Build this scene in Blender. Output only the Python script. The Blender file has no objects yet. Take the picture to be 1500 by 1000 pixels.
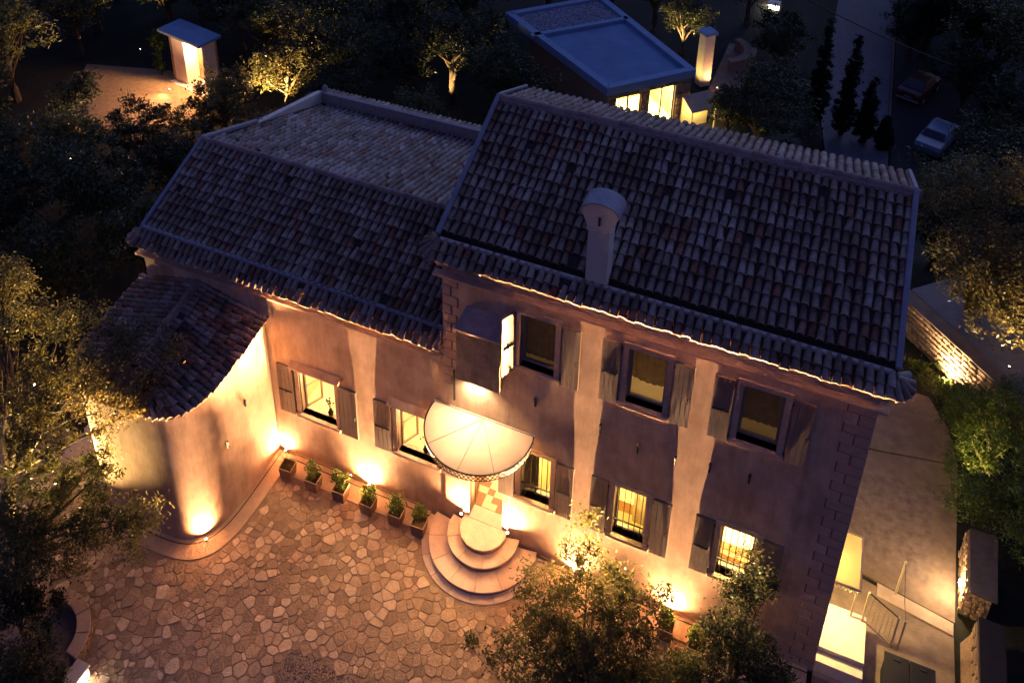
import bpy, bmesh, math, random
import numpy as np
from mathutils import Vector, Matrix, Euler
R = math.radians
random.seed(7); rng = np.random.default_rng(7)
sc = bpy.context.scene
COL = sc.collection

# ------------------------------------------------------------------ camera
cam = bpy.data.cameras.new('camera'); cam_o = bpy.data.objects.new('camera', cam); COL.objects.link(cam_o)
cam_o.location = (7.49178, -15.69623, 24.30867)
cam_o.rotation_euler = (R(65.00817), R(0.10038), R(23.79684))
cam.sensor_width = 36; cam.lens = 1382.0 / 1500 * 36
cam.shift_x = 71 / 1500; cam.shift_y = -520.4 / 1500
cam.clip_start = .1; cam.clip_end = 2000
sc.camera = cam_o

# ------------------------------------------------------------------ sky, dusk glow, exposure
SUN_AZ = 0          # the last glow of dusk stands behind the house (+Y)
w = bpy.data.worlds.new('World'); sc.world = w; w.use_nodes = True
nt = w.node_tree; bg = nt.nodes['Background']
sky = nt.nodes.new('ShaderNodeTexSky'); sky.sky_type = 'NISHITA'; sky.sun_disc = False
sky.sun_elevation = R(-3.0); sky.sun_rotation = R(SUN_AZ)
sky.air_density = 1.0; sky.dust_density = .6; sky.ozone_density = 3.0
nt.links.new(sky.outputs[0], bg.inputs[0]); bg.inputs[1].default_value = .72
sun = bpy.data.lights.new('sun', 'SUN'); sun_o = bpy.data.objects.new('sun', sun); COL.objects.link(sun_o)
sun.energy = .05; sun.angle = R(25); sun.color = (.55, .62, 1.0)
sun_o.rotation_euler = (R(-62), 0, R(-12))    # dim afterglow from behind the house
vs = sc.view_settings; vs.view_transform = 'Standard'; vs.look = 'None'; vs.exposure = 2.9; vs.gamma = 1
sc.cycles.max_bounces = 6; sc.cycles.diffuse_bounces = 4; sc.cycles.sample_clamp_indirect = 4
sc.cycles.use_denoising = True

# ------------------------------------------------------------------ projection (only to rank the tiles and stones by how large they show)
_CM = np.array(cam_o.rotation_euler.to_matrix()); _CP = np.array(cam_o.location)
def depth(P): return -((np.array(P) - _CP) @ _CM)[..., 2]
def pix(P):
    p = (np.array(P) - _CP) @ _CM
    return 679 + 1382 * p[..., 0] / -p[..., 2], -20.4 - 1382 * p[..., 1] / -p[..., 2]

# ------------------------------------------------------------------ materials
MATS = {}
def pm(name, c1, c2=None, scale=6, rough=.85, bump=0, bscale=None, spec=.3, metal=0, rnd=0, c3=None, stain=0, detail=6, trans=0, streak=0):
    """procedural material: noise between c1 and c2, optional per-piece random colour ramp towards c3, large stains, bump"""
    if name in MATS: return MATS[name]
    m = bpy.data.materials.new(name); m.use_nodes = True; t = m.node_tree; n = t.nodes; L = t.links
    b = n['Principled BSDF']; b.inputs['Roughness'].default_value = rough; b.inputs['Metallic'].default_value = metal
    b.inputs['Specular IOR Level'].default_value = spec
    tc = n.new('ShaderNodeNewGeometry')
    if c2 is None: c2 = tuple(x * .8 for x in c1)
    no = n.new('ShaderNodeTexNoise'); no.inputs['Scale'].default_value = scale; no.inputs['Detail'].default_value = detail; no.inputs['Roughness'].default_value = .62
    L.new(tc.outputs['Position'], no.inputs['Vector'])
    rp = n.new('ShaderNodeValToRGB'); rp.color_ramp.elements[0].position = .32; rp.color_ramp.elements[1].position = .68
    rp.color_ramp.elements[0].color = (*c1, 1); rp.color_ramp.elements[1].color = (*c2, 1)
    L.new(no.outputs['Fac'], rp.inputs[0]); out = rp.outputs[0]
    if rnd:
        oi = n.new('ShaderNodeObjectInfo'); at = n.new('ShaderNodeAttribute'); at.attribute_name = 'rnd'
        ad = n.new('ShaderNodeMath'); ad.operation = 'ADD'; L.new(oi.outputs['Random'], ad.inputs[0]); L.new(at.outputs['Fac'], ad.inputs[1])
        fr = n.new('ShaderNodeMath'); fr.operation = 'FRACT'; L.new(ad.outputs[0], fr.inputs[0])
        cr = n.new('ShaderNodeValToRGB'); e = cr.color_ramp.elements
        stops = c3
        while len(e) < len(stops): e.new(.5)
        for k, (p, c) in enumerate(stops): e[k].position = p; e[k].color = (*c, 1)
        L.new(fr.outputs[0], cr.inputs[0])
        mx = n.new('ShaderNodeMix'); mx.data_type = 'RGBA'; mx.blend_type = 'MULTIPLY'; mx.inputs[0].default_value = 1
        L.new(out, mx.inputs[6]); L.new(cr.outputs[0], mx.inputs[7]); out = mx.outputs[2]
    if stain:
        n2 = n.new('ShaderNodeTexNoise'); n2.inputs['Scale'].default_value = .55; n2.inputs['Detail'].default_value = 8; n2.inputs['Roughness'].default_value = .7
        mp = n.new('ShaderNodeMapping'); mp.inputs['Scale'].default_value = (1.6, 1.6, .8); L.new(tc.outputs['Position'], mp.inputs[0]); L.new(mp.outputs[0], n2.inputs['Vector'])
        r2 = n.new('ShaderNodeValToRGB'); r2.color_ramp.elements[0].position = .38; r2.color_ramp.elements[1].position = .62
        r2.color_ramp.elements[0].color = (1 - stain, 1 - stain * 1.1, 1 - stain * 1.2, 1); r2.color_ramp.elements[1].color = (1, 1, 1, 1)
        L.new(n2.outputs['Fac'], r2.inputs[0])
        mx = n.new('ShaderNodeMix'); mx.data_type = 'RGBA'; mx.blend_type = 'MULTIPLY'; mx.inputs[0].default_value = 1
        L.new(out, mx.inputs[6]); L.new(r2.outputs[0], mx.inputs[7]); out = mx.outputs[2]
    if streak:          # rain streaks and damp running down the wall
        n3 = n.new('ShaderNodeTexNoise'); n3.inputs['Scale'].default_value = 1; n3.inputs['Detail'].default_value = 9; n3.inputs['Roughness'].default_value = .75
        mp = n.new('ShaderNodeMapping'); mp.inputs['Scale'].default_value = (4.5, 4.5, .5); L.new(tc.outputs['Position'], mp.inputs[0]); L.new(mp.outputs[0], n3.inputs['Vector'])
        r3 = n.new('ShaderNodeValToRGB'); r3.color_ramp.elements[0].position = .30; r3.color_ramp.elements[1].position = .52
        r3.color_ramp.elements[0].color = (1 - streak, 1 - streak * 1.05, 1 - streak * 1.1, 1); r3.color_ramp.elements[1].color = (1, 1, 1, 1)
        L.new(n3.outputs['Fac'], r3.inputs[0])
        mx = n.new('ShaderNodeMix'); mx.data_type = 'RGBA'; mx.blend_type = 'MULTIPLY'; mx.inputs[0].default_value = 1
        L.new(out, mx.inputs[6]); L.new(r3.outputs[0], mx.inputs[7]); out = mx.outputs[2]
    L.new(out, b.inputs['Base Color'])
    if bump:
        nb = n.new('ShaderNodeTexNoise'); nb.inputs['Scale'].default_value = bscale or scale * 4; nb.inputs['Detail'].default_value = 8
        L.new(tc.outputs['Position'], nb.inputs['Vector'])
        bp = n.new('ShaderNodeBump'); bp.inputs['Strength'].default_value = bump; bp.inputs['Distance'].default_value = .03
        L.new(nb.outputs['Fac'], bp.inputs['Height']); L.new(bp.outputs[0], b.inputs['Normal'])
    if trans:
        o = n['Material Output']; tr = n.new('ShaderNodeBsdfTranslucent'); L.new(out, tr.inputs[0])
        ms = n.new('ShaderNodeMixShader'); ms.inputs[0].default_value = trans
        L.new(b.outputs[0], ms.inputs[1]); L.new(tr.outputs[0], ms.inputs[2]); L.new(ms.outputs[0], o.inputs[0])
    MATS[name] = m; return m
def emit(name, c, s):
    if name in MATS: return MATS[name]
    m = bpy.data.materials.new(name); m.use_nodes = True; n = m.node_tree.nodes
    b = n['Principled BSDF']; b.inputs['Base Color'].default_value = (.8, .8, .8, 1)
    b.inputs['Emission Color'].default_value = (*c, 1); b.inputs['Emission Strength'].default_value = s
    MATS[name] = m; return m
def glassmat():
    m = bpy.data.materials.new('window_glass'); m.use_nodes = True; t = m.node_tree; n = t.nodes; n.remove(n['Principled BSDF'])
    tr = n.new('ShaderNodeBsdfTransparent'); gl = n.new('ShaderNodeBsdfGlossy'); gl.inputs['Roughness'].default_value = .05
    tr.inputs[0].default_value = (.92, .95, .93, 1)
    lw = n.new('ShaderNodeLayerWeight'); lw.inputs[0].default_value = .5; pw = n.new('ShaderNodeMath'); pw.operation = 'POWER'; pw.inputs[1].default_value = 3; t.links.new(lw.outputs['Facing'], pw.inputs[0])
    fr = n.new('ShaderNodeMath'); fr.operation = 'MULTIPLY_ADD'; fr.inputs[1].default_value = .55; fr.inputs[2].default_value = .04; t.links.new(pw.outputs[0], fr.inputs[0])
    mx = n.new('ShaderNodeMixShader'); t.links.new(fr.outputs[0], mx.inputs[0]); t.links.new(tr.outputs[0], mx.inputs[1]); t.links.new(gl.outputs[0], mx.inputs[2])
    t.links.new(mx.outputs[0], n['Material Output'].inputs[0]); return m

TILE_RAMP = [(0, (.36, .26, .23)), (.10, (.44, .33, .29)), (.30, (.50, .41, .36)), (.5, (.58, .50, .45)), (.68, (.68, .61, .56)), (.86, (.82, .76, .71)), (.94, (.56, .27, .19)), (1, (.42, .19, .14))]
M_TILE = pm('clay_tile', (.60, .52, .47), (.29, .24, .21), 9, .62, .5, 40, rnd=1, c3=TILE_RAMP, stain=.45)
M_TILE2 = pm('clay_tile_weathered', (.68, .61, .58), (.38, .33, .31), 9, .62, .5, 40, rnd=1, c3=TILE_RAMP, stain=.45)
M_UNDER = pm('underlay_clay', (.06, .045, .04), (.035, .027, .025), 8, .95, .4)
M_MORTAR = pm('mortar', (.36, .31, .30), (.26, .21, .20), 5, .95, .6, 18)
M_LEAD = pm('lead_flashing', (.24, .235, .27), (.17, .165, .20), 4, .6, .3)
M_PLASTER = pm('aged_plaster', (.62, .46, .34), (.50, .36, .26), 2.2, .95, .16, 26, stain=.34, detail=10, streak=.28)
M_STONE = pm('cut_stone', (.52, .39, .30), (.40, .29, .22), 7, .9, .6, 24, stain=.15)
M_QUOIN = pm('quoin_stone', (.45, .32, .24), (.36, .25, .19), 5, .9, .5, 20)
M_JOINT_SHADE = pm('joint_mortar_shade', (.16, .11, .09), (.12, .08, .065), 8, .95)  # quoin joint, with the shadow of the block edges painted in
M_SHUT = pm('shutter_paint', (.20, .155, .125), (.16, .122, .10), 4, .7, .15, 30)
M_IRON = pm('iron', (.045, .04, .04), (.03, .028, .028), 20, .55, .2, metal=.4)
M_FRAME = pm('window_frame_paint', (.30, .25, .20), (.24, .20, .16), 8, .6)
M_CREAM = pm('cream_room', (.72, .62, .40), (.66, .56, .35), 2, .9)
M_CURT = pm('curtain_cloth', (.27, .19, .10), (.19, .13, .07), 6, .95, .3, trans=.35)
M_WHITE = pm('white_stucco', (.72, .62, .50), (.62, .52, .42), 3, .9, .3, 12)
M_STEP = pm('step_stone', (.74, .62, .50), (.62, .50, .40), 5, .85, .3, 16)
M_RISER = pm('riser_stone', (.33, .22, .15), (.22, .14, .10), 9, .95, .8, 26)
M_PAVE = pm('paving_stone', (.70, .60, .46), (.50, .42, .32), 9, .9, .7, 30, rnd=1, c3=[(0, (.42, .38, .35)), (.25, (.66, .58, .52)), (.55, (.85, .80, .74)), (.8, (1, .96, .9)), (1, (1.0, .92, .8))])
M_PAVED = pm('paving_stone_brown', (.42, .325, .235), (.28, .21, .15), 6, .9, .7, 28, rnd=1, c3=[(0, (.62, .6, .58)), (.5, (.95, .93, .9)), (1, (1.3, 1.27, 1.22))])
M_BED = pm('paving_mortar', (.30, .225, .16), (.20, .15, .105), 3, .95, .7, 16)
M_APRON = pm('apron_concrete', (.50, .37, .27), (.40, .29, .21), 3.5, .9, .35, 18)
M_CONC = pm('concrete', (.30, .21, .15), (.20, .14, .10), 2.5, .9, .4, 14, stain=.25)
M_CONCR = pm('rough_concrete', (.28, .20, .15), (.16, .11, .085), 5, .95, .7, 24)
M_WOOD = pm('planter_wood', (.24, .16, .10), (.17, .11, .07), 10, .8, .4)
M_WOODL = pm('door_wood', (.42, .24, .11), (.32, .17, .08), 7, .6, .2)
M_SOIL = pm('soil', (.05, .035, .025), (.03, .02, .015), 12, 1, .6)
M_GROUND = pm('garden_ground', (.028, .024, .016), (.014, .016, .010), .9, 1, .8, 5)
M_ROAD = pm('asphalt', (.22, .20, .215), (.17, .155, .165), 3, .9, .3, 40)
M_BARK = pm('bark', (.13, .095, .065), (.06, .045, .03), 6, .95, .8, 20)
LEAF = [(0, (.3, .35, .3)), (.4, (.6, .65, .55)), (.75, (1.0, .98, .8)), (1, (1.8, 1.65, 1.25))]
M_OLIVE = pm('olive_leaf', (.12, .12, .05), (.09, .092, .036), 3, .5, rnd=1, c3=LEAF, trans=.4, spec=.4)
M_OLIVEB = pm('olive_leaf_lamplit_tint', (.14, .115, .05), (.10, .085, .036), 3, .5, rnd=1, c3=LEAF, trans=.45, spec=.4)  # lit copy of the olive leaf, golden lamplight mixed into its colour
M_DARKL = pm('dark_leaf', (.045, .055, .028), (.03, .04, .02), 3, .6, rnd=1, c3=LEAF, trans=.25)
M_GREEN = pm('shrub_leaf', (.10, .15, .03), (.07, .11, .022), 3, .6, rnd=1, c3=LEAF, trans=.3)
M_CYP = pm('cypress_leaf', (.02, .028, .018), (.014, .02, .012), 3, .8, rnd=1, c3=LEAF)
M_CANOPY = pm('canopy_sheet', (.74, .62, .46), (.66, .54, .40), 1.8, .7, .1, 10, stain=.1, trans=.18)
M_GALV = pm('painted_metal', (.55, .47, .32), (.48, .40, .27), 8, .5, metal=.1)
M_RUBBLE = pm('rubble_stone', (.42, .31, .22), (.28, .20, .14), 6, .95, .7, 22, rnd=1, c3=[(0, (.5, .47, .43)), (.5, (.85, .8, .74)), (1, (1.1, 1.02, .9))])
M_FLATROOF = pm('roof_membrane_skylight_tint', (.13, .22, .36), (.10, .17, .30), 1.2, .85, .15, 8, stain=.12)  # blue of the reflected sky put into the colour of a white roof
M_FLATEDGE = pm('roof_kerb_skylight_tint', (.18, .27, .40), (.14, .22, .34), 3, .8, .2)  # same sky reflection mixed into the kerb colour
M_GRAVEL = pm('gravel', (.42, .42, .45), (.26, .26, .29), 40, .95, .8, 60, rnd=1, c3=[(0, (.5, .5, .55)), (1, (1.1, 1.1, 1.15))])
M_DARKBOX = pm('dark_lid', (.016, .012, .017), (.011, .009, .012), 2, .9, .15)
M_GLASS = glassmat()
M_LAMP = emit('lamp_lens', (1, .72, .38), 14)
M_LAMPW = emit('lamp_lens_pale', (1, .86, .7), 12)
M_BLACK = pm('lamp_housing', (.03, .03, .03), (.025, .025, .025), 5, .5)
M_BUNT = M_SHUT

# ------------------------------------------------------------------ mesh helpers
class MB:
    def __init__(s): s.v = []; s.f = []; s.m = []
    def add(s, vs, fs, mi=0):
        o = len(s.v); s.v += [tuple(v) for v in vs]; s.f += [tuple(i + o for i in f) for f in fs]; s.m += [mi] * len(fs); return s
    def box(s, x0, y0, z0, x1, y1, z1, mi=0, mat=None):
        v = [(x0, y0, z0), (x1, y0, z0), (x1, y1, z0), (x0, y1, z0), (x0, y0, z1), (x1, y0, z1), (x1, y1, z1), (x0, y1, z1)]
        if mat is not None: v = [tuple(mat @ Vector(p)) for p in v]
        return s.add(v, [(3, 2, 1, 0), (4, 5, 6, 7), (0, 1, 5, 4), (1, 2, 6, 5), (2, 3, 7, 6), (3, 0, 4, 7)], mi)
    def bar(s, a, b, wd, ht=None, up=(0, 0, 1), mi=0):
        a, b = Vector(a), Vector(b); d = (b - a); L = d.length; d.normalize(); u = Vector(up)
        x = d.cross(u)
        if x.length < 1e-4: x = d.cross(Vector((1, 0, 0)))
        x.normalize(); u = x.cross(d); ht = ht or wd
        v = [p + x * sx * wd / 2 + u * su * ht / 2 for p in (a, b) for sx, su in ((-1, -1), (1, -1), (1, 1), (-1, 1))]
        return s.add(v, [(3, 2, 1, 0), (4, 5, 6, 7), (0, 1, 5, 4), (1, 2, 6, 5), (2, 3, 7, 6), (3, 0, 4, 7)], mi)
    def tube(s, pts, rad, n=7, mi=0, cap=True):
        pts = [Vector(p) for p in pts]; rad = rad if isinstance(rad, (list, tuple)) else [rad] * len(pts); rings = []
        for i, p in enumerate(pts):
            d = (pts[min(i + 1, len(pts) - 1)] - pts[max(i - 1, 0)]).normalized()
            x = d.cross(Vector((0, 0, 1)));
            if x.length < .05: x = d.cross(Vector((0, 1, 0)))
            x.normalize(); y = d.cross(x)
            rings.append([p + (x * math.cos(2 * math.pi * k / n) + y * math.sin(2 * math.pi * k / n)) * rad[i] for k in range(n)])
        fs = []
        for i in range(len(pts) - 1):
            for k in range(n): fs.append((i * n + k, i * n + (k + 1) % n, (i + 1) * n + (k + 1) % n, (i + 1) * n + k))
        if cap: fs += [tuple(range(n))[::-1], tuple((len(pts) - 1) * n + k for k in range(n))]
        return s.add([v for r in rings for v in r], fs, mi)
    def prism(s, poly, z0, z1, mi=0):
        n = len(poly); v = [(x, y, z0) for x, y in poly] + [(x, y, z1) for x, y in poly]
        return s.add(v, [tuple(range(n))[::-1], tuple(range(n, 2 * n))] + [(i, (i + 1) % n, n + (i + 1) % n, n + i) for i in range(n)], mi)
    def quadstrip(s, A, B, mi=0):
        n = len(A); return s.add(list(A) + list(B), [(i, i + 1, n + i + 1, n + i) for i in range(n - 1)], mi)
    def mesh(s, name, mats):
        me = bpy.data.meshes.new(name); me.from_pydata(s.v, [], s.f)
        for m in (mats if isinstance(mats, (list, tuple)) else [mats]): me.materials.append(m)
        if any(s.m): me.polygons.foreach_set('material_index', s.m)
        me.update(); return me
def put(name, mb, mats, parent=None, loc=None, rot=None, smooth=False, bevel=0):
    me = mb.mesh(name, mats) if isinstance(mb, MB) else mb
    o = bpy.data.objects.new(name, me); COL.objects.link(o)
    if parent is not None: o.parent = parent
    if loc is not None: o.location = loc
    if rot is not None: o.rotation_euler = rot
    if smooth: me.polygons.foreach_set('use_smooth', [True] * len(me.polygons))
    if bevel:
        b = o.modifiers.new('bevel', 'BEVEL'); b.width = bevel; b.segments = 2; b.limit_method = 'ANGLE'
    return o
def tag(o, label, cat, group=None):
    o['label'] = label; o['category'] = cat
    if group: o['group'] = group
    return o
def thing(name, label, cat, loc=(0, 0, 0), rz=0, group=None):
    o = bpy.data.objects.new(name, None); COL.objects.link(o); o.location = loc; o.rotation_euler = (0, 0, rz); o.empty_display_size = .2
    return tag(o, label, cat, group)
def kind(o, k): o['kind'] = k; return o
def rest(o, parent, k='stuff'): o['kind'] = k; return o
def box(name, a, b, mat, parent=None, bevel=0): return put(name, MB().box(*a, *b), mat, parent, bevel=bevel)
def batch(name, base, mats4, material, parent, rnds):
    """many copies of one small mesh joined into one object, with a per-piece random face attribute"""
    V = np.array(base.v); nv = len(V); N = len(mats4)
    A = np.array([np.array(m) for m in mats4]); W = np.einsum('nij,vj->nvi', A[:, :3, :3], V) + A[:, None, :3, 3]
    me = bpy.data.meshes.new(name); fs = []
    for k in range(N): fs += [tuple(i + k * nv for i in f) for f in base.f]
    me.from_pydata(W.reshape(-1, 3).tolist(), [], fs); me.materials.append(material)
    at = me.attributes.new('rnd', 'FLOAT', 'FACE'); at.data.foreach_set('value', np.repeat(rnds, len(base.f)).astype(np.float32))
    me.update(); return kind(put(name, me, None, parent), 'stuff')
def lamp(name, typ, loc, power, color, parent, aim=None, size=R(70), blend=.6, rad=.03, falloff=None):
    l = bpy.data.lights.new(name, typ); l.energy = power; l.color = color; l.shadow_soft_size = rad
    if typ == 'SPOT': l.spot_size = size; l.spot_blend = blend
    if falloff:
        l.use_nodes = True; t = l.node_tree; em = t.nodes['Emission']; lf = t.nodes.new('ShaderNodeLightFalloff'); lf.inputs[0].default_value = 1
        t.links.new(lf.outputs[falloff], em.inputs['Strength'])
    o = bpy.data.objects.new(name, l); COL.objects.link(o); o.location = loc
    if aim is not None: o.rotation_euler = Vector(aim).to_track_quat('-Z', 'Y').to_euler()
    if parent is not None: o.parent = parent
    return o
WARM = (1, .50, .215); WARM2 = (1, .68, .36); YEL = (1, .72, .22)

# ------------------------------------------------------------------ clay tile fields
def tile_base(Ln=.41, r0=.090, r1=.062, n=6, th=.016):
    b = MB(); A, B, I = [], [], []
    for k in range(n + 1):
        a = math.pi * k / n; c, s_ = math.cos(a), math.sin(a)
        A.append((r0 * c, 0, r0 * s_ * 1.1)); B.append((r1 * c, Ln, r1 * s_ * 1.1)); I.append(((r0 - th) * c, 0, (r0 - th) * s_ * 1.1))
    b.quadstrip(B, A); b.quadstrip(A, I); return b
TILE = tile_base()
TILE_ME = TILE.mesh('tile', M_TILE)
TILE_ME2 = TILE.mesh('tile', M_TILE2)
for me in (TILE_ME, TILE_ME2): me.polygons.foreach_set('use_smooth', [i < 6 for i in range(12)])
class Field:
    def __init__(s): s.T = []
    def strip(s, S, E, up, n=None, pitch=.31, width=1, j=1):
        """a run of cover tiles from the eave end E up to S; up = surface normal"""
        S, E, up = Vector(S), Vector(E), Vector(up).normalized(); d = S - E; L = d.length; d.normalize(); n = n or max(1, round(L / pitch)); p = L / n
        x = d.cross(up).normalized(); up = x.cross(d)
        for k in range(n):
            o = E + d * (p * k + random.uniform(-.024, .024) * j) + x * random.uniform(-.012, .012) * j + up * (.012 + random.uniform(0, .012))
            if random.random() < .012 * j: continue
            m = Matrix((x, d, up)).transposed().to_4x4(); m.translation = o
            m = m @ Euler((R(-4.6 + random.uniform(-1.2, 1.2)), R(random.uniform(-3, 3)), R(random.gauss(0, 2.4)))).to_matrix().to_4x4() @ Matrix.Diagonal((width, min(1.12, (p + .09) / .41), 1, 1))
            s.T.append(m)
    def build(s, house, roof, limit=300, mesh=TILE_ME, mat=M_TILE):
        P = np.array([m.translation[:] for m in s.T]); d = depth(P); px, py = pix(P)
        seen = (px > 0) & (px < 1500) & (py > 0) & (py < 1000)
        nrm = np.array([m.col[2][:3] for m in s.T]); toward = (_CP - P); toward /= np.linalg.norm(toward, axis=1)[:, None]
        score = np.einsum('ij,ij->i', nrm, toward) / d ** 2 * seen
        order = np.argsort(-score); one = order[:limit]; many = order[limit:]
        for i in one:
            o = bpy.data.objects.new('tile', mesh); COL.objects.link(o); o.parent = roof; o.matrix_local = s.T[i]
        if len(many): batch('roof_tiles', TILE, [s.T[i] for i in many], mat, house, rng.random(len(many)))
def ridge_caps(a, b, parent, name='ridge_tile', r=.11, pitch=.36):
    a, b = Vector(a), Vector(b); n = max(1, round((b - a).length / pitch)); d = (b - a).normalized(); x = d.cross(Vector((0, 0, 1))).normalized(); up = x.cross(d)
    base = tile_base((b - a).length / n + .06, r, r * .86); me = base.mesh(name, M_RIDGE)
    for k in range(n):
        m = Matrix((x, d, up)).transposed().to_4x4(); m.translation = a + d * ((b - a).length * k / n) + up * random.uniform(0, .01)
        o = bpy.data.objects.new(name, me); COL.objects.link(o); o.parent = parent; o.matrix_local = m @ Euler((R(-2), 0, R(random.uniform(-1.5, 1.5)))).to_matrix().to_4x4()
M_RIDGE = pm('ridge_clay', (.36, .27, .25), (.24, .17, .155), 6, .95, .6, 18, rnd=1, c3=[(0, (.7, .66, .64)), (1, (1.05, 1, .98))])

# ------------------------------------------------------------------ terrain
def g(x, y):
    t = min(1, max(0, (x - 4.5) / 3)); t = t * t * (3 - 2 * t); u = min(1, max(0, (y - 15) / 23)); return -12 * t * u
def ground():
    xs = sorted(set([-160, -110, -80, -60, -45] + [x * 1.5 for x in range(-24, 21)] + [40, 60, 90, 140])); ys = sorted(set([-60, -40, -25] + [y * 1.5 for y in range(-12, 31)] + [55, 70, 95, 130, 200]))
    b = MB(); b.v = [(x, y, g(x, y) + (0 if (abs(x) < 14 and -9 < y < 12) else random.uniform(-.05, .05))) for y in ys for x in xs]; nx = len(xs)
    b.f = [(j * nx + i, j * nx + i + 1, (j + 1) * nx + i + 1, (j + 1) * nx + i) for j in range(len(ys) - 1) for i in range(nx - 1)]; b.m = [0] * len(b.f)
    b.v = [(x, y, z - .06) for x, y, z in b.v]
    return kind(put('ground', b, M_GROUND, smooth=True), 'structure')
ground()
# ------------------------------------------------------------------ houses
def wall_sheet(x0, x1, z0, z1, y, ops, th=.32):
    """front wall facing -Y with real openings and reveals; ops = (xa, xb, za, zb)"""
    b = MB(); xs = sorted({x0, x1, *[o[0] for o in ops], *[o[1] for o in ops]}); zs = sorted({z0, z1, *[o[2] for o in ops], *[o[3] for o in ops]})
    for i in range(len(xs) - 1):
        for k in range(len(zs) - 1):
            cx, cz = (xs[i] + xs[i + 1]) / 2, (zs[k] + zs[k + 1]) / 2
            if any(o[0] < cx < o[1] and o[2] < cz < o[3] for o in ops): continue
            b.add([(xs[i], y, zs[k]), (xs[i + 1], y, zs[k]), (xs[i + 1], y, zs[k + 1]), (xs[i], y, zs[k + 1])], [(0, 1, 2, 3)])
            b.add([(xs[i], y + th, zs[k]), (xs[i + 1], y + th, zs[k]), (xs[i + 1], y + th, zs[k + 1]), (xs[i], y + th, zs[k + 1])], [(3, 2, 1, 0)])
    for xa, xb, za, zb in ops:
        for q in (((xa, za), (xa, zb)), ((xb, zb), (xb, za)), ((xa, zb), (xb, zb)), ((xb, za), (xa, za))):
            (ax, az), (bx, bz) = q; b.add([(ax, y, az), (bx, y, bz), (bx, y + th, bz), (ax, y + th, az)], [(0, 1, 2, 3)])
    for (ax, az), (bx, bz) in (((x0, z0), (x0, z1)), ((x1, z1), (x1, z0)), ((x0, z1), (x1, z1)), ((x1, z0), (x0, z0))):
        b.add([(ax, y, az), (bx, y, bz), (bx, y + th, bz), (ax, y + th, az)], [(3, 2, 1, 0)])
    return b
def room(parent, xa, xb, za, zb, y, dep=1.5, drop=.75, mat=M_CREAM, side=.35):
    x0, x1, z0, z1, y0, y1 = xa - side, xb + side, za - drop, zb + .35, y, y + dep
    b = MB(); v = [(x0, y0, z0), (x1, y0, z0), (x1, y1, z0), (x0, y1, z0), (x0, y0, z1), (x1, y0, z1), (x1, y1, z1), (x0, y1, z1)]
    b.add(v, [(0, 1, 2, 3), (7, 6, 5, 4), (2, 6, 7, 3), (1, 5, 6, 2), (3, 7, 4, 0)])
    return put('room', b, mat, parent)
def shutter(parent, xa, xb, za, zb, y=-.068, bar=True, side=1, stay=False):
    wdt = xb - xa; b = MB(); n = 4
    for k in range(n): b.box(xa + wdt * k / n + .003, y, za, xa + wdt * (k + 1) / n - .003, y + .04, zb)
    b.box(xa, y + .04, za, xb, y + .062, zb)
    s = put('shutter', b, M_SHUT, parent)
    i = MB(); zm = za + (zb - za) * .48
    if bar:
        i.box(xa + .03, y - .022, zm - .018, xb - .06, y, zm + .018); i.box(xa + wdt * .5, y - .05, zm - .03, xa + wdt * .5 + .03, y - .025, zm + .05)
    else:
        xx = xb - .09 if side > 0 else xa + .05
        i.box(xx, y - .04, zm - .12, xx + .025, y, zm + .0); i.box(xx + .045, y - .03, zm - .1, xx + .065, y, zm + .04)
    put('latch', i, M_IRON, parent)
    hx = xb if side < 0 else xa
    for z in (za + .16, zb - .16): put('hinge', MB().box(hx - .02 if side > 0 else hx - .03, y + .01, z - .03, hx + .03 if side > 0 else hx + .02, y + .05, z + .03), M_IRON, parent)
    if stay:
        t = MB(); t.box(xa + wdt * .5 - .012, -.05, za - .09, xa + wdt * .5 + .012, -.002, za - .065); put('stay', t, M_IRON, parent)
    return s
def surround(parent, xa, xb, za, zb, wd=.14, pr=.045, sill=True, y=0):
    for x0, x1 in ((xa - wd, xa), (xb, xb + wd)):
        box('jamb', (x0, y - pr, za), (x1, y + .06, zb), M_STONE, parent, .008)
    box('lintel', (xa - wd, y - pr - .004, zb), (xb + wd, y + .06, zb + wd), M_STONE, parent, .008)
    if sill: box('sill', (xa - wd - .03, y - .11, za - .11), (xb + wd + .03, y + .2, za), M_STONE, parent, .012)
def casement(parent, xa, xb, za, zb, y=.2, glass=True, mull=True):
    b = MB(); f = .055
    b.box(xa, y, za, xa + f, y + .05, zb); b.box(xb - f, y, za, xb, y + .05, zb); b.box(xa + f, y, zb - f, xb - f, y + .05, zb); b.box(xa + f, y, za, xb - f, y + .05, za + f)
    if mull: b.box((xa + xb) / 2 - .03, y + .002, za + f, (xa + xb) / 2 + .03, y + .048, zb - f)
    c = put('casement', b, M_FRAME, parent)
    if glass:
        p = MB(); p.add([(xa + f, y + .02, za + f), (xb - f, y + .02, za + f), (xb - f, y + .02, zb - f), (xa + f, y + .02, zb - f)], [(0, 1, 2, 3)]); put('pane', p, M_GLASS, parent)
    return c
def curtain(parent, xa, xb, za, zb, y, folds=9, swag=0, amp=.014, mat=M_CURT):
    b = MB(); n = folds * 6; A, B = [], []
    for k in range(n + 1):
        u = k / n; x = xa + (xb - xa) * u; yy = y + amp * math.sin(u * folds * 2 * math.pi); lift = swag * (1 - abs(2 * u - 1) ** 2.2)
        A.append((x, yy, zb)); B.append((x, yy * 1 + .01, za + swag - lift if swag else za))
    b.quadstrip(A, B); return put('curtain', b, mat, parent, smooth=True)
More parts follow.
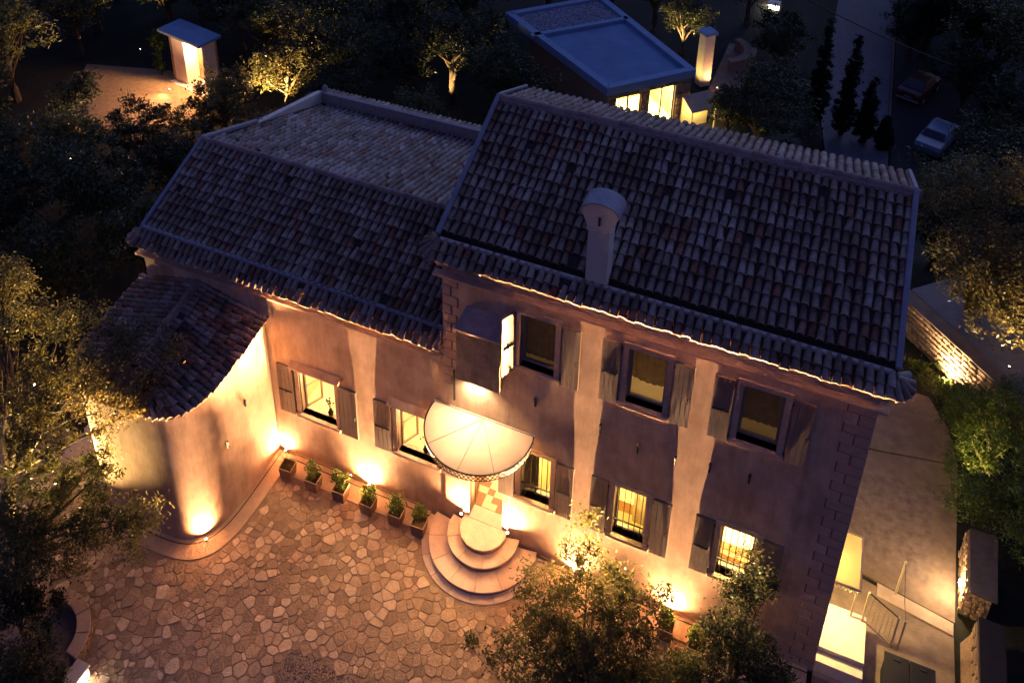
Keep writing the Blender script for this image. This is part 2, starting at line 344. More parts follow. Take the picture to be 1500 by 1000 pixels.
def bars(parent, xa, xb, za, zb, n=5, y=.045, hs=(.27,)):
    for k in range(n):
        x = xa + (xb - xa) * (k + .7) / (n + .4); put('bar', MB().tube([(x, y, za - .0), (x, y, zb + .0)], .0115, 6), M_IRON, parent)
    for h in hs:
        z = za + (zb - za) * h; put('bar', MB().box(xa, y - .016, z - .014, xb, y + .016, z + .014), M_IRON, parent)
def quoins(parent, x, z0, z1, sgn, h=.29, pr=.012, longw=.52, shortw=.27, y=0):
    z = z0; k = 0
    while z < z1 - .05:
        wd = (longw if k % 2 else shortw) * random.uniform(.94, 1.06); hh = min(h * random.uniform(.96, 1.04), z1 - z)
        a, b_ = (x - wd, x + pr) if sgn > 0 else (x - pr, x + wd)
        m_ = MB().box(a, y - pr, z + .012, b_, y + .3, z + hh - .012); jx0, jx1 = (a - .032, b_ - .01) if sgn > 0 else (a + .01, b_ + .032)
        m_.box(jx0, y - .004, z - .018, jx1, y + .1, z + hh - .014, 1); put('quoin', m_, [M_QUOIN, M_JOINT_SHADE], parent, bevel=.004); z += hh; k += 1  # dark slab behind the block paints its joint and edge shadow, inward and below
    jw = longw * .98
    a, b_ = (x - jw, x + .004) if sgn > 0 else (x - .004, x + jw)

# ---- tall main house
TX, TD = 9.6, 6.0
house = thing('villa', 'tall two storey villa block with chimney, tiled roof and shuttered windows', 'house')
U = [(2.434, .85, 6.605, 8.244), (4.996, .85, 6.605, 8.244), (7.471, .85, 6.605, 8.244)]
L_ = [(2.52, .777, 2.12, 3.81), (4.937, .777, 2.09, 3.81), (7.466, .777, 2.09, 3.81)]
DOOR = (.72, 1.66, .60, 3.15)
ops = [(x - wd / 2, x + wd / 2, za, zb) for x, wd, za, zb in U + L_] + [DOOR]
put('front_wall', wall_sheet(0, TX, -.3, 9.26, 0, ops), M_PLASTER, house)
box('side_wall', (TX - .3, .32, -.3), (TX, TD, 9.3), M_PLASTER, house)
box('side_wall', (0, .32, -.3), (.3, TD, 9.3), M_PLASTER, house)
box('rear_wall', (.3, TD - .3, -.3), (TX - .3, TD, 10.1), M_PLASTER, house)
box('plinth', (.3, -.05, 0), (.05, 0, .0), M_PLASTER, house) if 0 else None
put('attic_floor', MB().box(.3, .32, 9.1, TX - .3, TD - .3, 9.2), M_CONC, house)
# cornice: fillet, cavetto and eave board
c = MB(); c.box(-.06, -.06, 8.70, TX + .06, 0, 8.76); c.box(-.18, -.205, 8.76, TX + .18, 0, 8.81)
put('cornice_fillet', c, M_STONE, house)
prof = [(0, 8.90), (-.03, 8.98), (-.08, 9.12), (-.13, 9.22), (-.15, 9.25)]
c = MB(); c.quadstrip([(-.15, y, z) for y, z in prof], [(TX + .15, y, z) for y, z in prof]); put('cornice_cavetto', c, M_PLASTER, house)
box('eave_board', (-.22, -.17, 9.255), (TX + .22, .05, 9.285), M_STONE, house)
roof = MB()
# underlay: coping slope, gutter, main slopes
def sheet(b, pts, x0, x1): b.quadstrip([(x0, y, z) for y, z in pts], [(x1, y, z) for y, z in pts])
sheet(roof, [(-.27, 9.29), (.12, 9.53), (.16, 9.53)], -.22, TX + .22)
sheet(roof, [(.20, 9.56), (.20, 9.44), (.46, 9.44), (.46, 9.56), (4.1, 11.15), (TD + .25, 10.21), (TD + .25, 9.28)], -.24, TX + .2)
for x in (-.24, TX + .2): roof.add([(x, .2, 9.28), (x, .46, 9.56), (x, 4.1, 11.15), (x, TD + .25, 10.21), (x, TD + .25, 9.28)], [(0, 1, 2, 3, 4)])
ro = put('roof', roof, M_UNDER, house)
put('coping_mortar', MB().box(-.15, .10, 9.52, TX + .12, .205, 9.615), M_MORTAR, ro, bevel=.025)
F_ = Field(); nrm = Vector((0, -.4, .916)); pitch = .195
n = int((TX + .34) / pitch)
for i in range(n + 1):
    x = -.14 + (TX + .24) * i / n
    F_.strip((x, .10, 9.545), (x, -.335, 9.285), (0, -.52, .85), n=2)
    F_.strip((x, 4.02, 11.12), (x, .42, 9.555), nrm, pitch=.315)
    F_.strip((x + .09, 4.18, 11.12), (x + .09, TD + .3, 10.20), (0, .4, .916), pitch=.33)
F_.build(house, ro)
for x, sx in ((-.24, -1), (TX + .2, 1)):          # mortared verges
    b = MB(); b.bar((x, .25, 9.60), (x, 4.1, 11.27), .12, .13, (0, -.4, .9)); put('verge', b, M_LEAD, ro, bevel=.03)
    b = MB(); b.bar((x, 4.1, 11.27), (x, TD + .25, 10.34), .10, .10, (0, .4, .9)); put('verge', b, M_LEAD, ro, bevel=.03)
    for k in range(5):                                # fanned corner tiles on the eave corner
        a = R(18 + k * 30); S = Vector((x - sx * .03, .14, 9.53)); E = S + Vector((sx * math.sin(a) * .36, -math.cos(a) * .46, -.25)); f2 = Field(); f2.strip(S, E, (sx * .4 * math.sin(a), -.4 * math.cos(a), .85), n=1)
        for m in f2.T:
            o = bpy.data.objects.new('corner_tile', TILE_ME); COL.objects.link(o); o.parent = ro; o.matrix_local = m
ridge_caps((-.24, 4.1, 11.19), (TX + .25, 4.1, 11.19), ro)
b = MB(); b.box(-.2, 3.98, 11.08, TX + .18, 4.22, 11.215); put('ridge_mortar', b, M_MORTAR, ro)
# quoins
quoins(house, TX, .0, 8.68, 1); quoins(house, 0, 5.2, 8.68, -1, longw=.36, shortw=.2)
# chimney
ch = MB(); ch.box(3.40, .16, 9.3, 3.88, .62, 11.02); chim = put('chimney', ch, M_WHITE, house, bevel=.012)
box('chimney_band', (3.37, .13, 11.02), (3.91, .65, 11.07), M_WHITE, chim)
hd = MB(); arc = [(3.40, 11.07), (3.88, 11.07), (4.05, 11.50)] + [(3.64 + .41 * math.cos(a), 11.50 + .27 * math.sin(a)) for a in [math.pi * k / 10 for k in range(1, 10)]] + [(3.23, 11.50)]
nn = len(arc); hd.add([(x, .14, z) for x, z in arc] + [(x, .64, z) for x, z in arc], [tuple(range(nn)), tuple(range(nn, 2 * nn))[::-1]] + [((i + 1) % nn, i, nn + i, nn + (i + 1) % nn) for i in range(nn)])
put('chimney_head', hd, M_WHITE, chim)
cap = MB(); ring0 = [(3.64 + .44 * math.cos(a), 11.49 + .30 * math.sin(a)) for a in [math.pi * k / 12 for k in range(13)]]; ring1 = [(3.64 + .412 * math.cos(a), 11.49 + .272 * math.sin(a)) for a in [math.pi * k / 12 for k in range(13)]]
cap.quadstrip([(x, .10, z) for x, z in ring0], [(x, .68, z) for x, z in ring0]); cap.quadstrip([(x, .10, z) for x, z in ring1], [(x, .10, z) for x, z in ring0]); cap.quadstrip([(x, .68, z) for x, z in ring0], [(x, .68, z) for x, z in ring1])
put('chimney_cap', cap, M_LEAD, chim, smooth=False)
box('smoke_slot', (3.615, .125, 11.19), (3.665, .138, 11.42), M_IRON, chim)
# upper windows
for k, (x, wd, za, zb) in enumerate(U):
    xa, xb = x - wd / 2, x + wd / 2
    wn = bpy.data.objects.new('window', None); COL.objects.link(wn); wn.parent = house
    surround(wn, xa, xb, za, zb); casement(wn, xa, xb, za, zb, mull=False); room(wn, xa, xb, za, zb, .33, mat=M_CREAM)
    curtain(wn, xa - .05, xb + .05, za + (.0, .3, .22)[k], zb, .42, folds=6, swag=(0, .12, 0)[k])
    if k: shutter(wn, xa - .18 - .43, xa - .18, za - .12, zb + .06, side=-1)
    shutter(wn, xb + .17, xb + .17 + .43, za - .12, zb + .04, bar=False)
    lamp('room_light', 'POINT', (x + .1, 1.35, za + .5), (.4, 1.9, .45)[k], WARM2, wn, rad=.12)
wn = bpy.data.objects['window']
b = MB()
for q in range(4): b.box(-.43 + .1075 * q + .003, 0, 0, -.43 + .1075 * (q + 1) - .003, .035, 1.80)
s = put('shutter', b, M_SHUT, wn, (1.90, -.05, 6.485), (0, 0, R(62)))
s['label'] = 'half open shutter standing out from the wall'
put('latch', MB().box(-.38, -.03, .82, -.08, 0, .86).box(-.25, -.055, .80, -.21, -.03, .9), M_IRON, wn, (1.90, -.05, 6.485), (0, 0, R(62)))
# ground floor windows with bars
for k, (x, wd, za, zb) in enumerate(L_):
    xa, xb = x - wd / 2, x + wd / 2
    wn = bpy.data.objects.new('barred_window', None); COL.objects.link(wn); wn.parent = house
    surround(wn, xa, xb, za, zb); casement(wn, xa, xb, za, zb, mull=False); room(wn, xa, xb, za, zb, .33, dep=1.9, drop=1.1)
    bars(wn, xa, xb, za, zb)
    shutter(wn, xa - .17 - .43, xa - .17, za - .12, zb + .05, side=-1); shutter(wn, xb + .16, xb + .16 + .44, za - .12, zb + .03, bar=(k == 0))
    lamp('room_light', 'POINT', (x, 1.25, zb - .25), (85, 75, 95)[k], (1, .80, .34), wn, rad=.1)
    if k == 1:
        curtain(wn, x - .02, xb + .1, za - .2, zb - .25, .6, folds=5); box('side_table', (xa - .1, 1.0, za - .5), (x + .2, 1.6, za - .1), M_WOODL, wn)
    if k == 2: box('table', (xa - .1, .8, za - .55), (xb + .1, 1.3, za - .35), M_WOODL, wn); box('white_cloth', (xa - .12, .95, za - .345), (xb + .12, 1.9, za - .1), M_WHITE, wn)
    if k == 0:
        for r_ in range(7):
            for c_ in range(5):
                if (r_ + c_) % 2: box('wall_tile', (xa - .1 + .2 * c_, 2.2, za - .6 + .32 * r_), (xa + .06 + .2 * c_, 2.215, za - .4 + .32 * r_), M_WOODL, wn)
# doorway, jambs, hall with chequered floor, open leaf
dw = bpy.data.objects.new('doorway', None); COL.objects.link(dw); dw.parent = house
xa, xb, za, zb = DOOR
for x0, x1 in ((xa - .16, xa), (xb, xb + .16)): box('jamb', (x0, -.06, za), (x1, .1, zb), M_WHITE, dw, .008)
box('lintel', (xa - .16, -.065, zb), (xb + .16, .1, zb + .18), M_WHITE, dw, .008)
box('threshold', (xa - .04, -.09, .56), (xb + .04, .31, .612), M_STEP, dw, .01)
hall = MB(); v = [(-.1, .33, .55), (2.5, .33, .55), (2.5, 4, .55), (-.1, 4, .55), (-.1, .33, 3.5), (2.5, .33, 3.5), (2.5, 4, 3.5), (-.1, 4, 3.5)]
hall.add(v, [(0, 1, 2, 3), (7, 6, 5, 4), (2, 6, 7, 3), (1, 5, 6, 2), (3, 7, 4, 0)]); put('hall', hall, M_CREAM, dw)
M_TA, M_TB = pm('floor_tile_cream', (.70, .60, .42), (.62, .52, .36), 5, .5), pm('floor_tile_brown', (.30, .17, .09), (.24, .13, .07), 6, .5)
fl = MB().box(-.098, -.098, 0, .098, .098, .02); fa, fb = fl.mesh('floor_tile', M_TA), fl.mesh('floor_tile', M_TB)
for i in range(-2, 11):
    for j in range(0, 13):
        px, py = .2 + .2 * i, .45 + .2 * j
        if px < 0 or px > 2.4 or py > 2.6: continue
        o = put('floor_tile', fb if (i + 2 * j) % 4 in (0, 1) and j % 2 else fa if (i + j) % 3 else fb, None, dw, (px, py, .555), (0, 0, 0))
lf = MB(); lf.box(0, 0, 0, .04, .85, 2.45); lf.box(.04, .1, .2, .05, .75, 1.1); lf.box(.04, .1, 1.3, .05, .75, 2.3)
put('door_leaf', lf, M_WOODL, dw, (xa - .03, .36, .6), (0, 0, R(12)))
lamp('hall_light', 'POINT', (1.2, 1.6, 3.1), 50, WARM2, dw, rad=.1)
# iron wall anchors
for x, z in ((2.44, 5.62), (4.06, 5.5), (4.98, 5.27), (5.85, 5.32), (6.61, 5.48), (7.47, 5.57)):
    put('wall_anchor', MB().box(x - .022, -.05, z - .14, x + .022, 0, z + .14).box(x - .03, -.065, z + .09, x + .03, -.05, z + .14), M_IRON, house)
put('downpipe', MB().tube([(.30, -.05, 4.75), (.30, -.05, 5.75)], .03, 8), M_IRON, house)
# boxed oriel over the door
ob = MB(); fx0, fx1, fy, fz0, fz1 = .47, 1.60, -.30, 5.80, 7.48
ob.add([(fx0, fy, fz0), (fx1, fy, fz0), (fx1, fy, fz1), (fx0, fy, fz1), (fx0, 0, fz0), (fx1, 0, fz0), (fx1, 0, 7.5), (fx0, 0, 7.5)], [(0, 1, 2, 3), (1, 5, 6, 2), (4, 0, 3, 7), (0, 4, 5, 1)])
oriel = put('oriel_box', ob, pm('brown_render', (.42, .31, .22), (.27, .19, .135), 2.5, .95, .4, 12, stain=.35, streak=.4), house)
ot = MB(); ot.add([(fx0 - .03, fy - .04, 7.48), (fx1 + .03, fy - .04, 7.48), (fx1 - .06, 0, 7.95), (fx0 + .16, 0, 7.95), (fx0 - .03, 0, 7.48), (fx1 + .03, 0, 7.48)], [(0, 1, 2, 3), (0, 3, 4), (1, 5, 2)]); put('oriel_top', ot, M_MORTAR, oriel)
box('oriel_moulding', (fx0 - .04, fy - .05, 7.41), (fx1 + .04, 0, 7.48), M_STONE, oriel, .01)
# canopy over the door
cn = bpy.data.objects.new('canopy', None); COL.objects.link(cn); cn.parent = house
cx, cy, cr, cz = 1.09, -.29, 1.377, 4.40
half = math.acos(.29 / cr)
def arcpts(r, n=48, z=0, ext=True):
    a0 = math.pi - (math.pi / 2 - half) * -1
    hw = math.acos(min(1, .27 / r)); aa = [(-math.pi / 2 - (math.pi - hw) + (2 * math.pi - 2 * hw) * k / n) for k in range(n + 1)]
    return [(cx + r * math.cos(a), cy + r * math.sin(a)) for a in aa]
poly = arcpts(cr)
put('canopy_sheet', MB().prism(poly, cz, cz + .03), M_CANOPY, cn)
rim = MB(); rim.tube([(x, y, cz + .035) for x, y in poly], .02, 6); put('canopy_rim', rim, M_IRON, cn)
box('wall_flashing', (-.28, -.04, cz + .03), (2.46, -.001, cz + .06), M_STONE, cn)
for a in (-135, -90, -52):
    d = Vector((math.cos(R(a)), math.sin(R(a)), 0)); put('canopy_seam', MB().bar(Vector((cx, -.05, cz + .034)), Vector((cx, cy, cz + .034)) + d * (cr - .02), .022, .022), M_STONE, cn)
lat = MB(); P0 = arcpts(cr - .01, 84)
for k in range(0, len(P0) - 2, 2):
    a, m_, e = P0[k], P0[k + 1], P0[k + 2]
    lat.bar((*a, cz - .01), (*e, cz - .17), .016, .016); lat.bar((*a, cz - .17), (*e, cz - .01), .016, .016)
lat.tube([(x, y, cz - .18) for x, y in P0], .011, 5); lat.tube([(x, y, cz - .0) for x, y in P0], .012, 5)
put('lattice_trim', lat, M_IRON, cn)
for x in (.0, 2.2): put('canopy_bracket', MB().bar((x, -.01, 3.75), (x, -.85, cz - .01), .03), M_IRON, cn)
# ---- front steps: three round stone steps with separate tread slabs
steps = thing('door_steps', 'three rounded pale stone steps below the front door canopy', 'steps')
SCX, SCY = 1.2, -.22
def sector(r0, r1, a0, a1, z0, z1, n=8):
    A = [(SCX + r1 * math.cos(a0 + (a1 - a0) * k / n), SCY + r1 * math.sin(a0 + (a1 - a0) * k / n)) for k in range(n + 1)]
    B = [(SCX + r0 * math.cos(a1 + (a0 - a1) * k / n), SCY + r0 * math.sin(a1 + (a0 - a1) * k / n)) for k in range(n + 1)] if r0 > .01 else []
    return MB().prism(A + B, z0, z1)
def clipwall(mb): mb.v = [(x, min(y, -.012), z) for x, y, z in mb.v]; return mb
for r0, r1, z, zl, segs in ((0, .64, .60, .40, 1), (.60, .97, .40, .20, 5), (.93, 1.47, .20, 0, 7)):
    a0 = math.pi - math.asin(.0) ; ov = math.asin(min(1, .2 / r1)); a0, a1 = math.pi - ov, 2 * math.pi + ov
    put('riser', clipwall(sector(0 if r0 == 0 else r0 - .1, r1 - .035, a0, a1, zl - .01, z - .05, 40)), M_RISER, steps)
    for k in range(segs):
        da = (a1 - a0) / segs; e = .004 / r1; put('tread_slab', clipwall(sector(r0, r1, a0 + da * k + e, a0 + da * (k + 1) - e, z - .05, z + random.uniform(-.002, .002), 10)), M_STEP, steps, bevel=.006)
for k in range(9):
    a0, a1 = math.pi - .12, 2 * math.pi + .12; da = (a1 - a0) / 9; put('border_slab', clipwall(sector(1.43, 1.66, a0 + da * k + .003, a0 + da * (k + 1) - .003, -.02, .034, 8)), M_STEP, steps)

# ---- low wing
WX0 = -9.5; WY = .05
wing = thing('villa_wing', 'lower wing of the villa with long tiled roof and two hooded windows', 'house')
WW = [(-3.94, 1.156, 1.94, 3.57), (-.86, 1.156, 1.94, 3.57)]
wops = [(x - wd / 2, x + wd / 2, za, zb) for x, wd, za, zb in WW]
put('front_wall', wall_sheet(WX0, -.0, -.3, 6.38, WY, wops, .3), M_PLASTER, wing)
b = MB(); b.prism([(WX0, WY + .3), (WX0 + .3, WY + .3), (-8.5, 8.7), (-8.8, 8.7)], -.3, 6.4); put('side_wall', b, M_PLASTER, wing)
box('rear_wall', (-8.8, 8.55, -.3), (-.0, 8.75, 6.75), M_PLASTER, wing)
box('cornice_fillet', (WX0 - .14, WY - .19, 6.03), (-.01, WY, 6.09), M_STONE, wing)
prof = [(WY, 6.14), (WY - .03, 6.2), (WY - .08, 6.3), (WY - .13, 6.4)]
c = MB(); c.quadstrip([(WX0 - .2, y, z) for y, z in prof], [(-.03, y, z) for y, z in prof]); put('cornice_cavetto', c, M_PLASTER, wing)
box('eave_board', (WX0 - .2, WY - .16, 6.405), (-.03, WY + .1, 6.435), M_STONE, wing)
WR = (3.0, 8.08)          # ridge y, z
def wl(y): return -9.42 + (.06 * y / 3 if y < 3 else .06 + .72 * (y - 3) / 5.6)
roof = MB(); ys = [(-.22, 6.45), (.16, 6.80), (WR[0], WR[1] - .05), (8.3, 6.42), (8.5, 6.42)]
roof.quadstrip([(wl(y) - .1, y, z) for y, z in ys], [(-.02, y, z) for y, z in ys])
wro = put('roof', roof, M_UNDER, wing)
sl = Vector((0, -(WR[1] - 6.86) , WR[0] - .16)).normalized(); sr = Vector((0, 1.6, 5.3)).normalized()
F_ = Field(); n = int(9.4 / .19)
for i in range(n + 1):
    x = -.09 - 9.42 * i / n
    F_.strip((x, .13, 6.80), (x, -.29, 6.455), (0, -.6, .8), n=2)
    if x > wl(1.5) + .02: F_.strip((x, WR[0] - .08, WR[1] - .07), (x, .18, 6.82), sl, pitch=.30)
F_.build(wing, wro, 300)
F2 = Field()
for i in range(n + 1):
    x = -.09 - 9.42 * i / n; ymax = 8.32
    if x < wl(ymax) + .15: ymax = 3 + 5.6 * (x + 9.42 - .06 - .15) / .72
    if ymax < 3.4: continue
    F2.strip((x, WR[0] + .08, WR[1] - .07), (x, ymax, WR[1] - .05 - (ymax - 3) * .3113), sr, pitch=.31)
batch('roof_tiles', TILE, F2.T, M_TILE2, wing, rng.random(len(F2.T)))
f3 = Field()
for i in range(48):
    x = -.1 - 8.6 * i / 47; f3.strip((x, 8.5, 6.80), (x, 9.0, 6.56), (0, .45, .9), n=1)
for i in range(26):
    y = 3.3 + 5.2 * i / 25; z = max(6.8, WR[1] - .3113 * (y - 3)) ; f3.strip((wl(y) - .06, y, z + .02), (wl(y) - .5, y - .05, z - .2), (-.4, 0, .9), n=1)
for m in f3.T:
    o = bpy.data.objects.new('coping_tile', TILE_ME2); COL.objects.link(o); o.parent = wro; o.matrix_local = m
b = MB(); b.box(-8.75, 8.42, 6.3, -.0, 8.56, 6.84); put('rear_parapet', b, M_MORTAR, wing)
b = MB(); b.add([(wl(5.2) - .02, 5.2, 7.35), (wl(8.5) - .02, 8.5, 6.84), (wl(8.5) - .02, 8.5, 6.2), (wl(5.2) - .02, 5.2, 6.9), (wl(5.2) - .2, 5.2, 7.35), (wl(8.5) - .2, 8.5, 6.84), (wl(8.5) - .2, 8.5, 6.2), (wl(5.2) - .2, 5.2, 6.9)], [(0, 1, 2, 3), (4, 5, 1, 0), (7, 6, 5, 4)]); put('side_parapet', b, M_WHITE, wing)
b = MB(); b.bar((WX0 - .02, .15, 6.87), (-.03, .15, 6.82), .11, .11); put('coping_mortar', b, M_LEAD, wro, bevel=.03)
b = MB(); b.bar((wl(0) - .06, .16, 6.88), (wl(3) - .06, WR[0], WR[1] + .03), .11, .13, (0, -.4, .9)); put('verge', b, M_LEAD, wro, bevel=.03)
b = MB(); b.bar((wl(3) - .06, WR[0], WR[1] + .03), (wl(5.3) - .06, 5.3, WR[1] + .03 - 2.3 * .3113), .15, .13, (0, .4, .9)); put('verge', b, M_MORTAR, wro, bevel=.03)
ridge_caps((wl(3) - .1, WR[0], WR[1] - .03), (-.03, WR[0], WR[1] - .03), wro, r=.10)
for k in range(4):
    a = R(15 + 30 * k); S = Vector((WX0 + .04, .12, 6.82)); E = S + Vector((-math.sin(a) * .42, -math.cos(a) * .44, -.34)); f2 = Field(); f2.strip(S, E, (-.4 * math.sin(a), -.4 * math.cos(a), .85), n=1, j=0)
    for m in f2.T:
        o = bpy.data.objects.new('corner_tile', TILE_ME); COL.objects.link(o); o.parent = wro; o.matrix_local = m
put('roof_finial', MB().tube([(-8.62, 8.6, 6.8), (-8.62, 8.6, 6.98), (-8.62, 8.6, 7.08)], [.09, .1, .03], 8), M_MORTAR, wro)
for k, (x, wd, za, zb) in enumerate(WW):
    xa, xb = x - wd / 2, x + wd / 2
    wn = bpy.data.objects.new('window', None); COL.objects.link(wn); wn.parent = wing
    surround(wn, xa, xb, za, zb, .12, .035, y=WY); room(wn, xa, xb, za, zb, WY + .3, drop=.45, dep=1.3, mat=M_CREAM)
    hd = MB(); hd.add([(xa - .22, WY - .17, zb + .20), (xb + .22, WY - .17, zb + .20), (xb + .22, WY, zb + .30), (xa - .22, WY, zb + .30), (xa - .22, WY - .17, zb + .15), (xb + .22, WY - .17, zb + .15), (xb + .22, WY, zb + .15), (xa - .22, WY, zb + .15)], [(0, 1, 2, 3), (4, 5, 1, 0), (7, 6, 5, 4), (5, 6, 2, 1), (7, 4, 0, 3)]); put('hood', hd, M_STONE, wn)
    b = MB(); b.box(0, 0, 0, .05, .05, zb - za); b.box(.5, 0, 0, .55, .05, zb - za); b.box(.05, 0, 0, .5, .05, .05); b.box(.05, 0, zb - za - .05, .5, .05, zb - za); b.box(.05, .01, .78, .5, .04, .82)
    cs = put('casement', b, M_FRAME, wn, (xa + .03, WY + .2, za), (0, 0, R(62))); put('pane', MB().add([(.05, .02, .05), (.5, .02, .05), (.5, .02, zb - za - .05), (.05, .02, zb - za - .05)], [(0, 1, 2, 3)]), M_GLASS, wn, (xa + .03, WY + .2, za), (0, 0, R(62)))
    b = MB(); b.box(0, 0, 0, .05, .05, zb - za); b.box(.5, 0, 0, .55, .05, zb - za); b.box(.05, 0, 0, .5, .05, .05); b.box(.05, 0, zb - za - .05, .5, .05, zb - za)
    put('casement', b, M_FRAME, wn, (xb - .05, WY + .22, za), (0, 0, R(100)))
    shutter(wn, xa - .17 - .52, xa - .17, za - .12, zb + .04, side=-1, y=-.018); shutter(wn, xb + .16, xb + .16 + .54, za - .14, zb + .0, bar=False, y=-.018)
    put('picture', MB().box(xa + .35, WY + 1.55, za + .55, xb - .15, WY + 1.58, zb + .1), M_WOODL, wn)
    lamp('room_light', 'POINT', (x - .2, WY + .75, zb - .1), 34, WARM2, wn, rad=.1)
for (x, lab) in ((-3.72, 'dark flower vase on the sill of the window near the rounded wall'), (-.72, 'dark flower vase on the sill of the window beside the canopy')):
    vz = thing('vase', lab, 'vase', (x, .30, 1.94 + .0))
    put('vase_body', MB().tube([(0, 0, 0), (0, 0, .05), (0, 0, .12), (0, 0, .18), (0, 0, .22)], [.05, .075, .085, .05, .055], 12), M_IRON, vz, smooth=True)
    st = MB()
    for q in range(9):
        a = random.uniform(0, 6.28); t = random.uniform(.06, .17); top = (t * math.cos(a), t * math.sin(a) * .6, .42 + random.uniform(0, .14)); st.tube([(0, 0, .2), (top[0] * .5, top[1] * .5, .36), top], .006, 4)
        st.add([(top[0] + dx, top[1] + dy, top[2] + dz) for dx, dy, dz in ((.04, 0, 0), (0, .04, .02), (-.04, 0, 0), (0, -.04, .02), (0, 0, .05))], [(0, 1, 4), (1, 2, 4), (2, 3, 4), (3, 0, 4)])
    put('stems', st, M_GREEN, vz)
vx = None

# ---- rounded apse
apse = thing('rounded_apse', 'rounded plaster apse with hipped tile roof at the end of the wing', 'building')
ACX, ACY, ARX, ARY, AN = -7.5, -1.0, 2.05, 2.5, 4.0
def outline(off=0, n=64):
    pts = [(ACX + ARX + off, -.0)]
    for k in range(n + 1):
        a = -math.pi * k / n; c, s_ = math.cos(a), math.sin(a)
        pts.append((ACX + (ARX + off) * math.copysign(abs(c) ** (2 / AN), c), ACY - (ARY + off) * abs(s_) ** (2 / AN)))
    pts.append((ACX - ARX - off, -.0)); return pts
def ez(x, y): return 5.12 + .12 * y + (.0 if x > ACX else -.05)
O = outline(); b = MB(); b.quadstrip([(x, y, -.2) for x, y in O], [(x, y, ez(x, y) - .02) for x, y in O]); put('curved_wall', b, M_PLASTER, apse, smooth=True)
O1, O2 = outline(.03), outline(.1); b = MB(); b.quadstrip([(x, y, ez(x, y) - .10) for x, y in O1], [(x, y, ez(x, y) - .03) for x, y in O2]); b.quadstrip([(x, y, ez(x, y) - .03) for x, y in O2], [(x, y, ez(x, y) - .0) for x, y in O1]); put('eave_moulding', b, M_STONE, apse)
RA, RB = Vector((-7.62, .02, 5.62)), Vector((-7.46, -2.75, 5.30))
# roof underlay as a fan from ridge to eave
def param(npts):
    O = outline(.06, 200); P = [Vector((x, y, ez(x, y) + .01)) for x, y in O]; out = []; L = [0]
    for k in range(1, len(P)): L.append(L[-1] + (P[k] - P[k - 1]).length)
    for i in range(npts):
        t = L[-1] * i / (npts - 1); k = max(j for j in range(len(L)) if L[j] <= t + 1e-9); k = min(k, len(P) - 2); u = (t - L[k]) / max(1e-9, L[k + 1] - L[k]); out.append((P[k].lerp(P[k + 1], u), t / L[-1]))
    return out
def ridge_at(E):
    t = min(1, max(0, -E.y / 3.15)); return RA.lerp(RB, t)
pp = param(120); b = MB(); b.quadstrip([tuple(ridge_at(E)) for E, t in pp], [tuple(E) for E, t in pp]); aro = put('roof', b, M_UNDER, apse)
F_ = Field()
for E, t in param(58):
    S = ridge_at(E); d = (E - S); o_ = d.normalized(); S2 = S + o_ * .08; E2 = E + o_ * .10
    nn_ = Vector((-d.x, -d.y, 0)).normalized() * -.28 + Vector((0, 0, 1)); frontness = min(1, max(0, (-E.y - 2.4) / .8))
    if frontness > .5: 
        S2 = S + o_ * .22
    F_.strip(S2 + Vector((0, 0, .0)), E2, nn_, pitch=.32)
F_.build(apse, aro, 300)
ridge_caps(RB, RA, aro, r=.11, pitch=.4)
put('ridge_mortar', MB().bar(RB + Vector((0, 0, -.03)), RA + Vector((0, 0, -.03)), .24, .1), pm('red_mortar', (.42, .26, .19), (.32, .19, .14), 5, .95, .5, 16), aro)
put('wall_flashing', MB().bar((-7.7, -.03, 5.62), (-9.4, -.03, 5.02), .10, .14), M_LEAD, aro); put('wall_flashing', MB().bar((-7.55, -.03, 5.62), (-5.5, -.03, 5.2), .10, .10), M_MORTAR, aro)
for (x, y, z) in ((-5.43, -1.2, 3.2), (-5.43, -2.1, 2.6)): put('wall_anchor', MB().box(x - .02, y - .02, z - .12, x + .03, y + .02, z + .12), M_IRON, apse)
# ------------------------------------------------------------------ courtyard
court = kind(put('courtyard', MB().prism([(-14, -12), (9.4, -12), (9.4, -.02), (-5.3, -.02), (-5.3, -2), (-9.6, -2), (-14, -2)], -.05, .004), M_BED), 'structure')
def inside_apse(x, y, off): return abs((x - ACX) / (ARX + off)) ** AN + abs(max(0, ACY - y) / (ARY + off)) ** AN < 1 and y < .3
# apron of smooth concrete along the wall foot and round the apse
ap = MB(); ap.box(-4.95, -.62, 0, -.47, WY - .002, .030); ap.box(2.87, -.60, 0, 9.5, -.002, .030)
kind(put('wall_apron', ap, M_APRON), 'structure')
Oa, Ob = outline(0.0), outline(.5); b = MB(); b.quadstrip([(x, y, .030) for x, y in Oa], [(x, y, .030) for x, y in Ob]); b.quadstrip([(x, y, .030) for x, y in Ob], [(x, y, 0) for x, y in Ob])
kind(put('apse_apron', b, M_APRON), 'structure')
dc = outline(.10); dc1 = outline(.13); b = MB()      # drain slot between wall and apron
b.quadstrip([(x, y, .034) for x, y in dc], [(x, y, .034) for x, y in dc1]); put('drain_slot', b, M_IRON, bpy.data.objects['apse_apron'])
b = MB(); b.box(-4.9, -.14, .030, -.45, -.11, .036); b.box(2.75, -.14, .030, 9.5, -.11, .036); put('drain_slot', b, M_IRON, bpy.data.objects['wall_apron'])
ed = MB(); ed.box(-4.9, .03, .030, -.45, WY - .003, .11); ed.box(2.75, -.02, .030, 9.5, -.006, .11); put('wall_kerb', ed, M_APRON, bpy.data.objects['wall_apron'])
